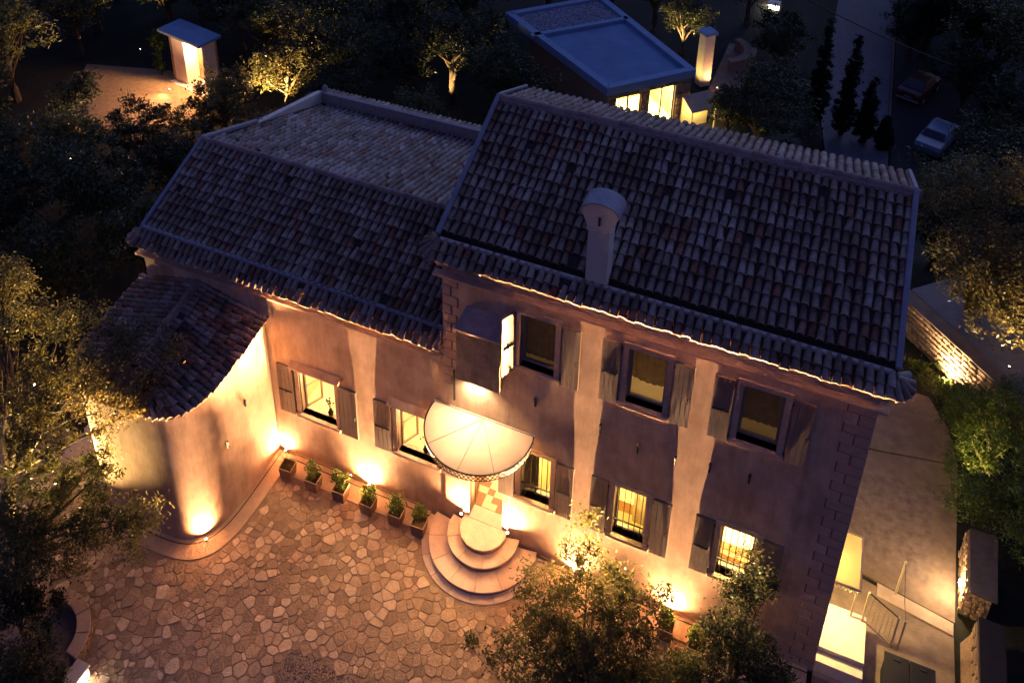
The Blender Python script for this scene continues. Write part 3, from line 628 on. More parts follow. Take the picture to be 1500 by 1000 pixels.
# crazy paving
def clip(poly, a, b_, wa=0, wb=0):
    """keep the side of the bisector of a,b nearer to a"""
    nx, ny = b_[0] - a[0], b_[1] - a[1]; t_ = .5 + (wa * wa - wb * wb) / (2 * (nx * nx + ny * ny)); mx, my = a[0] + nx * t_, a[1] + ny * t_; out = []
    for i in range(len(poly)):
        p, q = poly[i], poly[(i + 1) % len(poly)]; dp = (p[0] - mx) * nx + (p[1] - my) * ny; dq = (q[0] - mx) * nx + (q[1] - my) * ny
        if dp <= 0: out.append(p)
        if dp * dq < 0: t = dp / (dp - dq); out.append((p[0] + t * (q[0] - p[0]), p[1] + t * (q[1] - p[1])))
    return out
rs = random.Random(11); seeds = []; cell = {}
for _ in range(90000):
    x, y = rs.uniform(-10.5, 9.6), rs.uniform(-9.5, -.5)
    md = .135 + .15 * (.5 + .5 * math.sin(1.7 * x + 2.3 * math.sin(1.3 * y)) * math.cos(1.9 * y - .6 * x)) * rs.random() ** .6
    ci, cj = int(x // .32), int(y // .32); ok = True
    for i in (-1, 0, 1):
        for j in (-1, 0, 1):
            for (px, py, pd) in cell.get((ci + i, cj + j), ()):
                if (px - x) ** 2 + (py - y) ** 2 < max(md, pd) ** 2 * .9: ok = False
    if ok: seeds.append((x, y)); cell.setdefault((ci, cj), []).append((x, y, md))
SA = np.array(seeds); px_, py_ = pix(np.c_[SA, np.zeros(len(SA))])
PEB = [(-1.95, -4.55), (1.9, -4.25), (2.2, -8), (-2.2, -8)]
WT = [rs.random() ** 1.6 * .19 for _ in seeds]
def stone_poly(i):
    x, y = seeds[i]; poly = [(x - .8, y - .8), (x + .8, y - .8), (x + .8, y + .8), (x - .8, y + .8)]
    d = ((SA - SA[i]) ** 2).sum(1); 
    for j in np.argsort(d)[1:22]:
        poly = clip(poly, seeds[i], seeds[j], WT[i], WT[j])
        if len(poly) < 3: return [], 0
    cx_ = sum(p[0] for p in poly) / len(poly); cy_ = sum(p[1] for p in poly) / len(poly); gap = rs.uniform(.006, .016); q = []
    for p in poly:
        dd = math.hypot(p[0] - cx_, p[1] - cy_); f = max(.3, 1 - gap / max(dd, .05) * 1.15); q.append((cx_ + (p[0] - cx_) * f + rs.uniform(-.008, .008), cy_ + (p[1] - cy_) * f + rs.uniform(-.008, .008)))
    out = []
    for k in range(len(q)):
        a, b_ = q[k], q[(k + 1) % len(q)]; out += [(a[0] * .87 + b_[0] * .13, a[1] * .87 + b_[1] * .13), (a[0] * .13 + b_[0] * .87, a[1] * .13 + b_[1] * .87)]
    area = abs(sum(out[k][0] * out[(k + 1) % len(out)][1] - out[(k + 1) % len(out)][0] * out[k][1] for k in range(len(out)))) / 2
    return out, area
stones = []
for i, (x, y) in enumerate(seeds):
    if not (-60 < px_[i] < 1240 and 500 < py_[i] < 1060): continue
    if inside_apse(x, y, .58) or (y > -.72) or (math.hypot(x - SCX, y - SCY) < 1.78): continue
    if y < -4.5 - .0 * x + .12 * (x > 0) and -2.05 < x < 2.1: continue
    if math.hypot(x + 7.75, y + 7.35) < 1.55: continue
    P, A = stone_poly(i)
    if A < .004 or A > .5: continue
    if rs.random() < .09: continue          # bare mortar patches
    # clumps of pale raised stones among brown flush ones
    f = .5 + .5 * math.sin(1.1 * x + 1.3 * math.cos(.9 * y + .5)) * math.cos(1.25 * y + .45 * x); light = rs.random() < .12 + .48 * f
    stones.append((P, A, light, x, y, i))
def stone_mb(P, h, x, y):
    P = [(a - x, b_ - y) for a, b_ in P]; n = len(P); tilt = (rs.uniform(-.02, .02), rs.uniform(-.02, .02)); c = 1 - .012 / .15
    v = [(a, b_, -.01) for a, b_ in P] + [(a, b_, h - .006 + a * tilt[0] + b_ * tilt[1]) for a, b_ in P] + [(a * c, b_ * c, h + a * tilt[0] + b_ * tilt[1]) for a, b_ in P]
    return MB().add(v, [tuple(range(2 * n, 3 * n))] + [(r_ * n + k, r_ * n + (k + 1) % n, (r_ + 1) * n + (k + 1) % n, (r_ + 1) * n + k) for r_ in (0, 1) for k in range(n)])
stones.sort(key=lambda s_: -s_[1] / depth((s_[3], s_[4], 0)) ** 2 * (1 if 0 < px_[s_[5]] < 1500 and py_[s_[5]] < 1000 else .01))
small = {True: MB(), False: MB()}; rn = {True: [], False: []}
for k, (P, A, light, x, y, i) in enumerate(stones):
    h = rs.uniform(.012, .034) if light else rs.uniform(.006, .022); mb = stone_mb(P, h, x, y)
    if k < 300: put('paving_stone', mb, M_PAVE if light else M_PAVED, court, (x, y, 0))
    else: small[light].add([(a + x, b_ + y, c_) for a, b_, c_ in mb.v], mb.f); rn[light] += [rs.random()] * len(mb.f)
for lt in (True, False):
    me = small[lt].mesh('paving_stones', M_PAVE if lt else M_PAVED); at = me.attributes.new('rnd', 'FLOAT', 'FACE'); at.data.foreach_set('value', np.array(rn[lt], dtype=np.float32)); kind(put('paving_stones', me, None, court), 'stuff')
# pebble mosaic panel
pb = MB(); N = 5
pv = [(0, 0, .016)] + [(.020 * math.cos(2 * math.pi * k / N) * .7, .020 * math.sin(2 * math.pi * k / N) * .7, .010) for k in range(N)] + [(.020 * math.cos(2 * math.pi * k / N), .020 * math.sin(2 * math.pi * k / N), -.004) for k in range(N)]
pb.add(pv, [(0, 1 + k, 1 + (k + 1) % N) for k in range(N)] + [(1 + k, 6 + k, 6 + (k + 1) % N, 1 + (k + 1) % N) for k in range(N)])
ms = []
for ix in range(92):
    for iy in range(40):
        x, y = -2 + ix * .045 + rs.uniform(-.014, .014), -4.6 - iy * .045 + rs.uniform(-.014, .014)
        if y > -4.56 + .06 * (x > 0) or rs.random() < .12: continue
        s_ = rs.uniform(.6, 1.15); ms.append(Matrix.Translation((x, y, .008)) @ Matrix.Rotation(rs.uniform(0, 6), 4, 'Z') @ Matrix.Diagonal((s_ * 1.2, s_ * .8, s_, 1)))
M_PEB = pm('pebble', (.62, .54, .46), (.50, .43, .36), 5, .6, rnd=1, c3=[(0, (.18, .15, .14)), (.42, (.26, .22, .2)), (.5, (.9, .86, .8)), (1, (1, .97, .92))])
pe = batch('pebble_mosaic', pb, ms, M_PEB, court, rng.random(len(ms)))

# ------------------------------------------------------------------ foliage
def leaf_mesh(name, ells, n, size, mat, seed, clump=.42, per=64, shell=.55, narrow=.36):
    r = np.random.default_rng(seed); vol = np.array([e[3] * e[4] * e[5] for e in ells]) ** .8; K = max(4, n // per)
    which = r.choice(len(ells), K, p=vol / vol.sum()); E = np.array(ells)[which]
    d = r.normal(size=(K, 3)); d /= np.linalg.norm(d, axis=1)[:, None]; rad = (shell + (1 - shell) * r.random(K)) ** .8
    rad *= np.where(r.random(K) < .2, r.random(K), 1)
    ctr = E[:, :3] + d * E[:, 3:6] * rad[:, None]; cs = clump * .86 * r.uniform(.5, 1.4, K)
    idx = np.repeat(np.arange(K), per); M_ = len(idx)
    off = r.normal(size=(M_, 3)) * .5; off[:, 2] *= .75; p = ctr[idx] + off * cs[idx][:, None]
    a = r.normal(size=(M_, 3)); a[:, 2] = a[:, 2] * .6 - .1; a /= np.linalg.norm(a, axis=1)[:, None]
    q = r.normal(size=(M_, 3)); q[:, 2] += .9; q -= (q * a).sum(1)[:, None] * a; q /= np.linalg.norm(q, axis=1)[:, None]
    sd = np.cross(a, q); s_ = size * r.uniform(.6, 1.35, M_)[:, None]
    V = np.stack([p - a * s_ * .5, p + sd * s_ * narrow * .5, p + a * s_ * .5, p - sd * s_ * narrow * .5], 1).reshape(-1, 3)
    me = bpy.data.meshes.new(name); me.vertices.add(len(V)); me.vertices.foreach_set('co', V.astype(np.float32).ravel())
    me.loops.add(M_ * 4); me.loops.foreach_set('vertex_index', np.arange(M_ * 4, dtype=np.int32)); me.polygons.add(M_)
    me.polygons.foreach_set('loop_start', np.arange(0, M_ * 4, 4, dtype=np.int32)); me.polygons.foreach_set('loop_total', np.full(M_, 4, dtype=np.int32))
    me.materials.append(mat); me.update()
    at = me.attributes.new('rnd', 'FLOAT', 'FACE'); at.data.foreach_set('value', np.clip(.55 * r.random(K)[idx] + .45 * r.random(M_), 0, .999).astype(np.float32))
    return me, ctr
def trunk_mesh(base, ctr, h, rad, seed, lean=(0, 0), limbs=9, mat=None):
    r = random.Random(seed); b = MB(); top = Vector((lean[0], lean[1], h)); pts = [Vector((0, 0, -.15))]
    for k in range(1, 5): pts.append(Vector((lean[0] * k / 4 + r.uniform(-.07, .07), lean[1] * k / 4 + r.uniform(-.07, .07), h * k / 4)))
    b.tube(pts, [rad * 1.35, rad, rad * .85, rad * .75, rad * .55], 8)
    C_ = [Vector(c) for c in ctr]; r.shuffle(C_)
    for c in C_[:limbs]:
        s0 = pts[r.choice((2, 3, 4))]; m1 = s0.lerp(c, .4) + Vector((r.uniform(-.15, .15), r.uniform(-.15, .15), r.uniform(0, .25))); m2 = s0.lerp(c, .75) + Vector((r.uniform(-.1, .1), r.uniform(-.1, .1), r.uniform(-.05, .15)))
        b.tube([s0, m1, m2, c], [rad * .42, rad * .28, rad * .17, rad * .06], 6)
    return b
def tree(name, label, cat, base, ells, n, size, mat, seed, h, rad, lean=(0, 0), clump=.42, group=None, limbs=9, shell=.55, narrow=.36):
    """ells are given relative to the base"""
    t = thing(name, label, cat, base, 0, group); me, ctr = leaf_mesh('crown', ells, n, size, mat, seed, clump, shell=shell, narrow=narrow)
    put('crown', me, None, t); put('trunk', trunk_mesh(None, ctr.tolist(), h, rad, seed, lean, limbs), M_BARK, t, smooth=True); return t

# ------------------------------------------------------------------ planters along the wall
def planter(x, y, label, seed, h=.42, plant=True, rz=0, scale=1.12):
    t = thing('planter', label, 'planter', (x, y, .03), rz, 'square planters along the villa wall'); a, b0 = .17 * scale, .145 * scale; b = MB(); th = .022
    def ringq(z, s_): return [(-s_, -s_, z), (s_, -s_, z), (s_, s_, z), (-s_, s_, z)]
    v = ringq(0, b0) + ringq(h, a) + ringq(h, a - th) + ringq(h - .07, a - th * 1.2)
    b.add(v, [(3, 2, 1, 0)] + [(r_ * 4 + k, r_ * 4 + (k + 1) % 4, r_ * 4 + 4 + (k + 1) % 4, r_ * 4 + 4 + k) for r_ in range(3) for k in range(4)])
    put('box', b, M_WOOD, t); s_ = a - th * 1.2; put('soil', MB().add(ringq(h - .06, s_), [(0, 1, 2, 3)]), M_SOIL, t)
    rim = MB()
    for q in range(4):
        c, d = ringq(h + .008, a)[q], ringq(h + .008, a)[(q + 1) % 4]; rim.bar(c, d, .02, .02)
    put('rim', rim, M_GALV, t)
    if plant:
        r = random.Random(seed); me, ctr = leaf_mesh('foliage', [(r.uniform(-.04, .04), r.uniform(-.03, .05), h + .27, .2, .2, .22), (r.uniform(-.1, .1), 0, h + .42, .12, .12, .14)], 420, .085, M_GREEN, seed, .14, per=20, narrow=.42)
        put('foliage', me, None, t); b = MB()
        for c in ctr[:8]: b.tube([(0, 0, h - .06), (c[0] * .4, c[1] * .4, h + .12), tuple(c)], [.012, .009, .004], 5)
        put('stem', b, M_BARK, t)
    return t
for k, (x, lab) in enumerate(((-4.72, 'square planter nearest the rounded apse, in the wall corner'), (-3.84, 'second square planter counted from the rounded apse'), (-2.97, 'third square planter counted from the rounded apse'), (-2.07, 'square planter in front of the uplight between the wing windows'), (-1.21, 'second square planter left of the door steps'), (-.5, 'square planter immediately left of the door steps'))):
    planter(x, -.62 - .03 * (k % 2), lab, 20 + k, plant=(k != 0), rz=R(random.uniform(-4, 4)))
planter(6.22, -.62, 'square planter in front of the bright uplight right of the bushy tree', 31)
planter(7.0, -.75, 'larger leafy planter half hidden under the right hand tree', 32, scale=1.25)
tw = thing('potted_twigs', 'sparse twiggy plant in the planter at the wall corner', 'plant', (-4.72, -.6, .36))
b = MB()
for k in range(12):
    a = random.uniform(0, 6.28); l_ = random.uniform(.18, .34); b.tube([(0, 0, -.04), (math.cos(a) * l_ * .5, math.sin(a) * l_ * .5, l_ * .7), (math.cos(a) * l_, math.sin(a) * l_, l_)], [.007, .005, .003], 4)
put('twigs', b, M_BARK, tw); put('leaves', leaf_mesh('leaves', [(0, 0, .22, .28, .28, .16)], 60, .06, M_GREEN, 3, .1, per=6)[0], None, tw)

# ------------------------------------------------------------------ uplights (each a small housing, a lens and its lamp)
def uplight(x, y, z, label, power, aim=(0, .05, 1), size=R(96), blend=.8, falloff='Constant', color=WARM, h=.08, r=.028, lensmat=None, group='ground uplights', rad=.032, hot=0):
    t = thing('uplight', label, 'lamp', (x, y, z), 0, group)
    A = Vector(aim).normalized(); rot = A.to_track_quat('Z', 'Y').to_euler()
    body = MB().tube([(0, 0, 0), (0, 0, h * .6)], r * .8, 12); put('base', body, M_BLACK, t)
    hd = MB().tube([(0, 0, -h * .5), (0, 0, h * .35)], r, 14, cap=False); hd.tube([(0, 0, -h * .5), (0, 0, -h * .45)], r, 14); hh = put('head', hd, M_BLACK, t, (0, 0, h * .75), rot)
    put('lens', MB().tube([(0, 0, h * .18), (0, 0, h * .22)], r * .92, 14), lensmat or M_LAMP, hh)
    lamp('beam', 'SPOT', Vector((0, 0, h * .75)) + A * (h * .40), power, color, t, A, size, blend, rad, falloff)
    if hot: lamp('spill', 'SPOT', Vector((0, 0, h * .75)) + A * (h * .42), hot, color, t, A, R(165), 1, rad, None)
    return t
UP, HOT = 42.0, 330
uplight(-5.22, -.008, .03, 'bright uplight in the corner between apse and wing', 2.3 * UP, (.0, .03, 1), hot=HOT * .5)
uplight(-2.42, -.008, .03, 'bright uplight on the wall between the two wing windows', 6.5 * UP, (0, .05, 1), hot=HOT)
uplight(3.72, -.058, .03, 'uplight behind the bushy tree right of the door', 6.5 * UP, (0, .05, 1), hot=HOT)
uplight(6.2, -.058, .03, 'bright uplight between the two right hand barred windows', 6 * UP, (-.04, .05, 1), hot=HOT)
uplight(.52, -.15, .62, 'small uplight at the left foot of the doorway', 1.3 * UP, (.02, .10, 1), R(50), r=.035, h=.07, hot=HOT * .6)
uplight(1.86, -.15, .62, 'small uplight at the right foot of the doorway', 1.3 * UP, (-.02, .10, 1), R(50), r=.035, h=.07, hot=HOT * .6)
uplight(-5.64, -3.2, .03, 'uplight at the foot of the rounded apse wall', 3.2 * UP, (-.05, .05, 1), R(60), .3, hot=HOT * .42)
dl = thing('downlight', 'wall lamp under the boxed oriel shining onto the canopy', 'lamp', (.86, -.12, 5.70))
put('housing', MB().tube([(0, 0, 0), (0, 0, .09)], .05, 12), M_WHITE, dl); put('lens', MB().tube([(0, 0, -.012), (0, 0, -.004)], .045, 12), M_LAMPW, dl)
put('arm', MB().bar((0, 0, .05), (0, .12, .05), .03), M_WHITE, dl); lamp('beam', 'SPOT', (0, -.02, -.04), 46, (1, .72, .42), dl, (.06, -.10, -1), R(140), 1, .04)
# ------------------------------------------------------------------ curved garden wall on the left of the court
gw = thing('curved_garden_wall', 'low curved stone garden wall with flat pale coping beside the court', 'wall', (-7.6, -7.0, 0))
def ring(r0, r1, a0, a1, z0, z1, n=8):
    A = [(r1 * math.cos(a0 + (a1 - a0) * k / n), r1 * math.sin(a0 + (a1 - a0) * k / n)) for k in range(n + 1)]; B = [(r0 * math.cos(a1 + (a0 - a1) * k / n), r0 * math.sin(a1 + (a0 - a1) * k / n)) for k in range(n + 1)]
    return MB().prism(A + B, z0, z1)
put('wall_core', ring(.92, 1.12, R(-2), R(118), 0, .41, 24), M_RISER, gw)
for k in range(4): put('coping_slab', ring(.85, 1.17, R(-2 + 30 * k + .4), R(-2 + 30 * (k + 1) - .4), .41, .47, 10), M_APRON, gw, bevel=.008)
for r_ in range(3):
    for k in range(12):
        a0 = -2 + 10 * k + (r_ % 2) * 4; put('stone', ring(1.10, 1.13 + random.uniform(0, .03), R(a0 + .5), R(a0 + 9.2), .01 + r_ * .135, .01 + r_ * .135 + .12, 2), M_RUBBLE, gw, bevel=.008)
pier = thing('white_pier', 'small whitewashed pier end glowing at the lower left corner', 'pier', (-6.22, -7.22, 0))
put('pier_body', MB().box(-.16, -.3, 0, .16, .2, .36), M_WHITE, pier, bevel=.015); put('pier_cap', MB().box(-.19, -.33, .36, .19, .23, .41), M_WHITE, pier, bevel=.012)
uplight(-5.83, -7.3, .02, 'pale spotlight beside the white pier in the lower left', 22, (-.9, .05, .25), R(110), .6, None, (1, .86, .66), lensmat=M_LAMPW, group='garden spotlights')

# ------------------------------------------------------------------ side yard right of the villa
yard = kind(put('side_yard', MB().prism([(9.62, -6), (12.72, -6), (12.72, 2.46), (9.62, 3.0)], -.05, .010), M_CONC), 'structure')
terr = kind(put('side_terrace', MB().prism([(9.62, 3.22), (11.3, 2.84), (12.75, 2.56), (12.95, 7.45), (9.62, 6.85)], -.05, .026), M_CONC), 'structure')
put('rough_panel', MB().prism([(9.9, 3.6), (12.15, 3.35), (12.3, 6.3), (9.9, 6.3)], .026, .031), M_CONCR, terr)
kind(put('upper_path', MB().prism([(9.62, 6.93), (12.95, 7.5), (12.75, 8.7), (12.2, 9.8), (10.8, 9.9), (9.62, 9.2)], -.05, .03), M_CONC), 'structure')
kind(put('pale_threshold', MB().prism([(10.95, 2.86), (12.72, 2.52), (12.70, 2.20), (10.95, 2.5)], -.02, .038), M_APRON), 'structure')
land = thing('side_landing', 'brightly lit pale landing with step at the villa side door', 'steps', (9.62, 0, 0))
put('platform', MB().box(.0, .26, 0, 1.04, 1.42, .58), M_STEP, land, bevel=.01); put('lower_step', MB().box(.0, -.02, 0, 1.04, .255, .44), M_STEP, land, bevel=.01)
put('front_kerb', MB().box(.0, -.12, 0, .95, -.03, .06), M_STONE, land)
sd = thing('side_canopy', 'small rectangular pale canopy with lattice edge on the villa side', 'canopy', (9.62, 0, 2.35))
put('canopy_sheet', MB().box(.02, .72, 0, .64, 2.10, .025), pm('thin_canopy_sheet', (.78, .68, .46), (.70, .60, .40), 2, .7, trans=.6), sd)
put('canopy_rim', MB().box(.62, .70, -.02, .66, 2.12, .04).box(.02, .69, -.02, .62, .72, .04).box(.02, 2.10, -.02, .62, 2.13, .04), M_GALV, sd)
lt = MB()
for k in range(6):
    for yy in (.70, 2.12): lt.bar((.04 + .1 * k, yy, -.02), (.12 + .1 * k, yy, -.15), .014); lt.bar((.12 + .1 * k, yy, -.02), (.04 + .1 * k, yy, -.15), .014)
put('lattice_trim', lt, M_GALV, sd)
sl_ = thing('side_wall_lamp', 'yellow wall lamp under the side canopy', 'lamp', (9.64, 1.25, 2.02))
put('backplate', MB().box(0, -.05, -.08, .02, .05, .08), M_IRON, sl_); put('globe', MB().tube([(.07, 0, -.06), (.07, 0, -.03), (.07, 0, .03), (.07, 0, .06)], [.02, .045, .045, .02], 10), emit('globe_yellow', (1, .78, .32), 25), sl_, smooth=True)
lamp('glow', 'POINT', (.16, 0, -.05), 42, (1, .74, .28), sl_, rad=.05)
rl = thing('side_railing', 'yellow metal posts and mesh railing stepping down from the side landing', 'railing', (0, 0, 0))
P_ = [((10.30, 1.30, .58), 1.1), ((10.56, 1.28, .58), 1.1), ((11.30, 1.32, 0), 1.15), ((11.46, 1.36, 0), 1.05)]
for (x, y, z), h in P_: put('post', MB().box(x - .022, y - .022, z, x + .022, y + .022, z + h), M_GALV, rl)
put('top_rail', MB().bar((10.56, 1.28, 1.66), (11.30, 1.32, 1.13), .022, .03), M_IRON, rl); put('bottom_rail', MB().bar((10.56, 1.28, .66), (11.30, 1.32, .08), .022, .03), M_GALV, rl)
for k in range(1, 7):
    t = k / 7; put('baluster', MB().bar((10.56 + .74 * t, 1.28 + .04 * t, .66 - .58 * t), (10.56 + .74 * t, 1.28 + .04 * t, 1.66 - .53 * t), .012), M_GALV, rl)
gp = thing('gate_pole', 'single leaning metal pole with stay cable by the pale threshold', 'pole', (11.38, 2.74, 0))
put('pole', MB().tube([(0, 0, 0), (.03, .04, 1.25)], .03, 8), M_GALV, gp); put('stay_cable', MB().tube([(.03, .04, 1.22), (.1, -.7, .75), (.1, -1.36, 1.0)], .008, 5), M_IRON, gp)
sb = thing('storage_box', 'dark storage box with two lid handles at the lower right edge', 'box', (11.62, .25, 0))
put('body', MB().box(-.52, -.6, 0, .52, .42, .66), M_DARKBOX, sb, bevel=.015)
for x0, x1 in ((-.55, -.005), (.005, .55)):
    l_ = put('lid', MB().box(x0, -.63, .66, x1, .45, .70), M_DARKBOX, sb, bevel=.01); put('handle', MB().box((x0 + x1) / 2 - .06, .30, .70, (x0 + x1) / 2 + .06, .34, .73), M_IRON, l_)
def rubble(parent, a, b_, z0, z1, nrm, rows, cols, th=.05):
    """irregular rubble stones standing proud of a wall face running from a to b_"""
    a, b_ = Vector((*a, 0)), Vector((*b_, 0)); d = b_ - a; L = d.length; d.normalize(); nv = Vector((*nrm, 0)).normalized(); hh = (z1 - z0) / rows
    for r_ in range(rows):
        x = -random.uniform(0, .15)
        while x < L - .04:
            wd = L / cols * random.uniform(.6, 1.5); x0, x1 = max(0, x) + .012, min(L, x + wd) - .012; x += wd
            if x1 - x0 < .05: continue
            zb, zt = z0 + hh * r_ + random.uniform(.005, .03), z0 + hh * (r_ + 1) - random.uniform(.005, .03); n = 8; ctr = ((x0 + x1) / 2, (zb + zt) / 2)
            P = [(ctr[0] + (x1 - x0) / 2 * math.copysign(abs(math.cos(t)) ** .6, math.cos(t)) * random.uniform(.88, 1), ctr[1] + (zt - zb) / 2 * math.copysign(abs(math.sin(t)) ** .6, math.sin(t)) * random.uniform(.85, 1)) for t in [2 * math.pi * (k + .5) / n for k in range(n)]]
            pr = th * random.uniform(.5, 1.1); V = [a + d * u - nv * .02 + Vector((0, 0, z)) for u, z in P] + [a + d * u + nv * pr * .7 + Vector((0, 0, z)) for u, z in P] + [a + d * (ctr[0] + (u - ctr[0]) * .8) + nv * pr + Vector((0, 0, ctr[1] + (z - ctr[1]) * .8)) for u, z in P]
            put('stone', MB().add(V, [tuple(range(2 * n, 3 * n))] + [(q * n + k, q * n + (k + 1) % n, (q + 1) * n + (k + 1) % n, (q + 1) * n + k) for q in (0, 1) for k in range(n)]), M_RUBBLE, parent)
rw = thing('rubble_wall', 'rubble stone yard wall with wide dark coping and a bright lamp', 'wall')
put('wall_core', MB().prism([(12.86, 2.88), (13.42, 2.84), (13.55, 4.6), (12.93, 4.6)], 0, .97), M_RISER, rw)
put('coping', MB().prism([(12.90, 2.78), (13.50, 2.74), (13.62, 4.62), (12.97, 4.62)], .97, 1.03), pm('dark_coping', (.10, .08, .07), (.07, .055, .048), 4, .95, .4, 16), rw)
rubble(rw, (12.86, 2.88), (13.42, 2.84), .0, .96, (0, -1), 5, 4, .06); rubble(rw, (12.93, 4.6), (12.86, 2.88), .0, .96, (-1, 0), 5, 7, .05)
rw2 = thing('rubble_wall', 'lower rubble wall with dark purple coping at the lower right corner', 'wall')
put('wall_core', MB().prism([(12.95, -3), (13.5, -3), (13.55, 2.2), (13.05, 2.2)], 0, .85), M_RISER, rw2)
put('coping', MB().prism([(12.98, -3), (13.56, -3), (13.62, 2.26), (13.08, 2.26)], .85, .95), M_DARKBOX, rw2)
rubble(rw2, (13.05, 2.2), (12.95, -3), .0, .84, (-1, 0), 5, 17, .05)
put('batter', MB().add([(12.78, -3, 0), (12.86, 2.1, 0), (13.0, 2.1, .45), (12.93, -3, .45)], [(0, 1, 2, 3)]), M_RISER, rw2)
wl_ = thing('bulkhead_lamp', 'bright white lamp on the face of the rubble yard wall', 'lamp', (12.80, 3.25, .62))
put('backplate', MB().box(.0, -.08, -.06, .05, .08, .06), M_GALV, wl_); put('lens', MB().box(-.05, -.07, -.05, 0, .07, .05), emit('lens_white', (1, .82, .55), 40), wl_, bevel=.01)
lamp('glow', 'POINT', (-.16, 0, .05), 13, (1, .66, .33), wl_, rad=.05)
wl2 = thing('side_wall_bracket', 'small lit bracket high on the villa side wall corner', 'lamp', (9.66, 4.3, 4.6))
put('plate', MB().box(-.03, -.04, -.12, .02, .04, .12), M_GALV, wl2)
lamp('glow', 'POINT', (.25, .0, -.1), 10, WARM, wl2, rad=.06)
put('fin', MB().box(.02, -.02, -.10, .07, .02, .10), emit('fin_warm', (1, .7, .35), 1.6), wl2)
cyp = tree('small_conifer', 'small yellow lit conifer against the villa side', 'shrub', (9.95, 2.9, .02), [(0, 0, .35, .13, .13, .3), (0, 0, .75, .07, .07, .25)], 500, .06, M_GREEN, 71, .6, .03, clump=.08, limbs=3)
# upper rubble garden wall with grass and spotlight
gwl = thing('rubble_garden_wall', 'long rubble retaining wall lit golden behind the villa corner', 'wall')
put('wall_core', MB().prism([(10.6, 13.2), (14.5, 9.2), (14.8, 9.5), (10.9, 13.5)], 0, 1.28), M_RISER, gwl); put('coping', MB().prism([(10.58, 13.18), (14.5, 9.16), (14.85, 9.5), (10.95, 13.55)], 1.28, 1.33), M_CONC, gwl)
rubble(gwl, (10.6, 13.2), (14.5, 9.2), 0, 1.27, (-.71, -.70), 7, 22, .06)
kind(put('upper_garden_path', MB().prism([(11.5, 13.6), (15.4, 9.4), (16.8, 10.6), (13.0, 15)], 0, .96), M_ROAD), 'structure')
gr = leaf_mesh('grass', [(12.6, 10.4, .18, .9, .35, .18), (12.0, 11.1, .15, .5, .4, .15), (13.2, 9.8, .15, .5, .4, .15)], 1800, .2, M_GREEN, 5, .25, narrow=.16)[0]
tag(kind(put('grass_tufts', gr, None), 'stuff'), 'green grass tufts at the foot of the rubble retaining wall', 'grass')
uplight(12.55, 10.42, .05, 'bright spotlight in the grass below the rubble retaining wall', 220, (.35, .55, .75), R(130), .8, None, WARM2, group='garden spotlights')

# ------------------------------------------------------------------ flat roofed pavilion behind
pav = thing('pavilion', 'flat roofed pavilion with pale roof coloured sky-lit blue and yellow lit glass doors', 'building')
Q = [Vector((-1.02, 18.98)), Vector((2.17, 22.17)), Vector((-3.9, 28.0)), Vector((-7.8, 24.09))]
def inset(Q, d):
    c = sum(Q, Vector((0, 0))) / 4; return [tuple(q + (c - q).normalized() * d * 1.4) for q in Q]
Qi, Qj = inset(Q, .12), inset(Q, .42)
put('roof', MB().prism(inset(Q, .3), 2.72, 2.84), M_FLATROOF, pav)
kb = MB()
for k in range(4):
    a, b_ = Vector(Q[k]), Vector(Q[(k + 1) % 4]); d = (b_ - a).normalized(); nn2 = Vector((-d.y, d.x)); kb.add([(*a, 2.6), (*b_, 2.6), (*(b_ + nn2 * .34 - d * .34), 2.6), (*(a + nn2 * .34 + d * .34), 2.6), (*a, 3.0), (*b_, 3.0), (*(b_ + nn2 * .34 - d * .34), 3.0), (*(a + nn2 * .34 + d * .34), 3.0)], [(3, 2, 1, 0), (4, 5, 6, 7), (0, 1, 5, 4), (2, 3, 7, 6)])
prf = put('parapet', kb, M_FLATEDGE, pav)
d1, d2 = Vector((-5.75, 22.35)), Vector((-2.0, 26.0)); put('divider_kerb', MB().bar((*d1, 2.92), (*d2, 2.92), .28, .16), M_FLATEDGE, pav)
gm = []
for k in range(2200):
    u, v_ = random.random(), random.random(); p = (d1 + (d2 - d1) * (.04 + .92 * u)) + (Vector((-1.9, 1.65)) * (.1 + .9 * v_)); gm.append(Matrix.Translation((p.x, p.y, 2.85)) @ Matrix.Rotation(random.uniform(0, 6), 4, 'Z') @ Matrix.Diagonal((3.0 * random.uniform(.7, 1.3), 3.0 * random.uniform(.7, 1.2), 2.8, 1)))
batch('roof_gravel', pb, gm, M_GRAVEL, pav, rng.random(len(gm)))
fw = Vector((2.17 + 1.02, 22.17 - 18.98)).normalized(); fl_ = 4.5; fr = Matrix.Translation((-1.02, 18.98, 0)) @ Matrix.Rotation(math.atan2(fw.y, fw.x), 4, 'Z')
def pput(name, mb, mat, parent=pav, **k): mb.v = [tuple(fr @ Vector(v)) for v in mb.v]; return put(name, mb, mat, parent, **k)
fops = [(.55, 1.85, .02, 2.3), (2.25, 3.6, .02, 2.35)]
pput('front_wall', wall_sheet(.1, fl_ - .1, -.1, 2.6, .12, fops, .25), M_RISER)
pput('side_wall', MB().box(.1, .37, -.1, .35, 8, 2.6), M_RISER); pput('side_wall', MB().box(fl_ - .35, .37, -.1, fl_ - .1, 8, 2.6), M_RISER); pput('rear_wall', MB().box(.1, 8, -.1, fl_ - .1, 8.2, 2.6), M_RISER)
pput('floor', MB().box(.35, .37, -.05, fl_ - .35, 8, .02), M_CREAM); pput('partition', MB().box(.35, 3.2, .0, fl_ - .35, 3.3, 2.6), pm('yellow_room', (.72, .56, .20), (.66, .50, .17), 2, .9), pav)
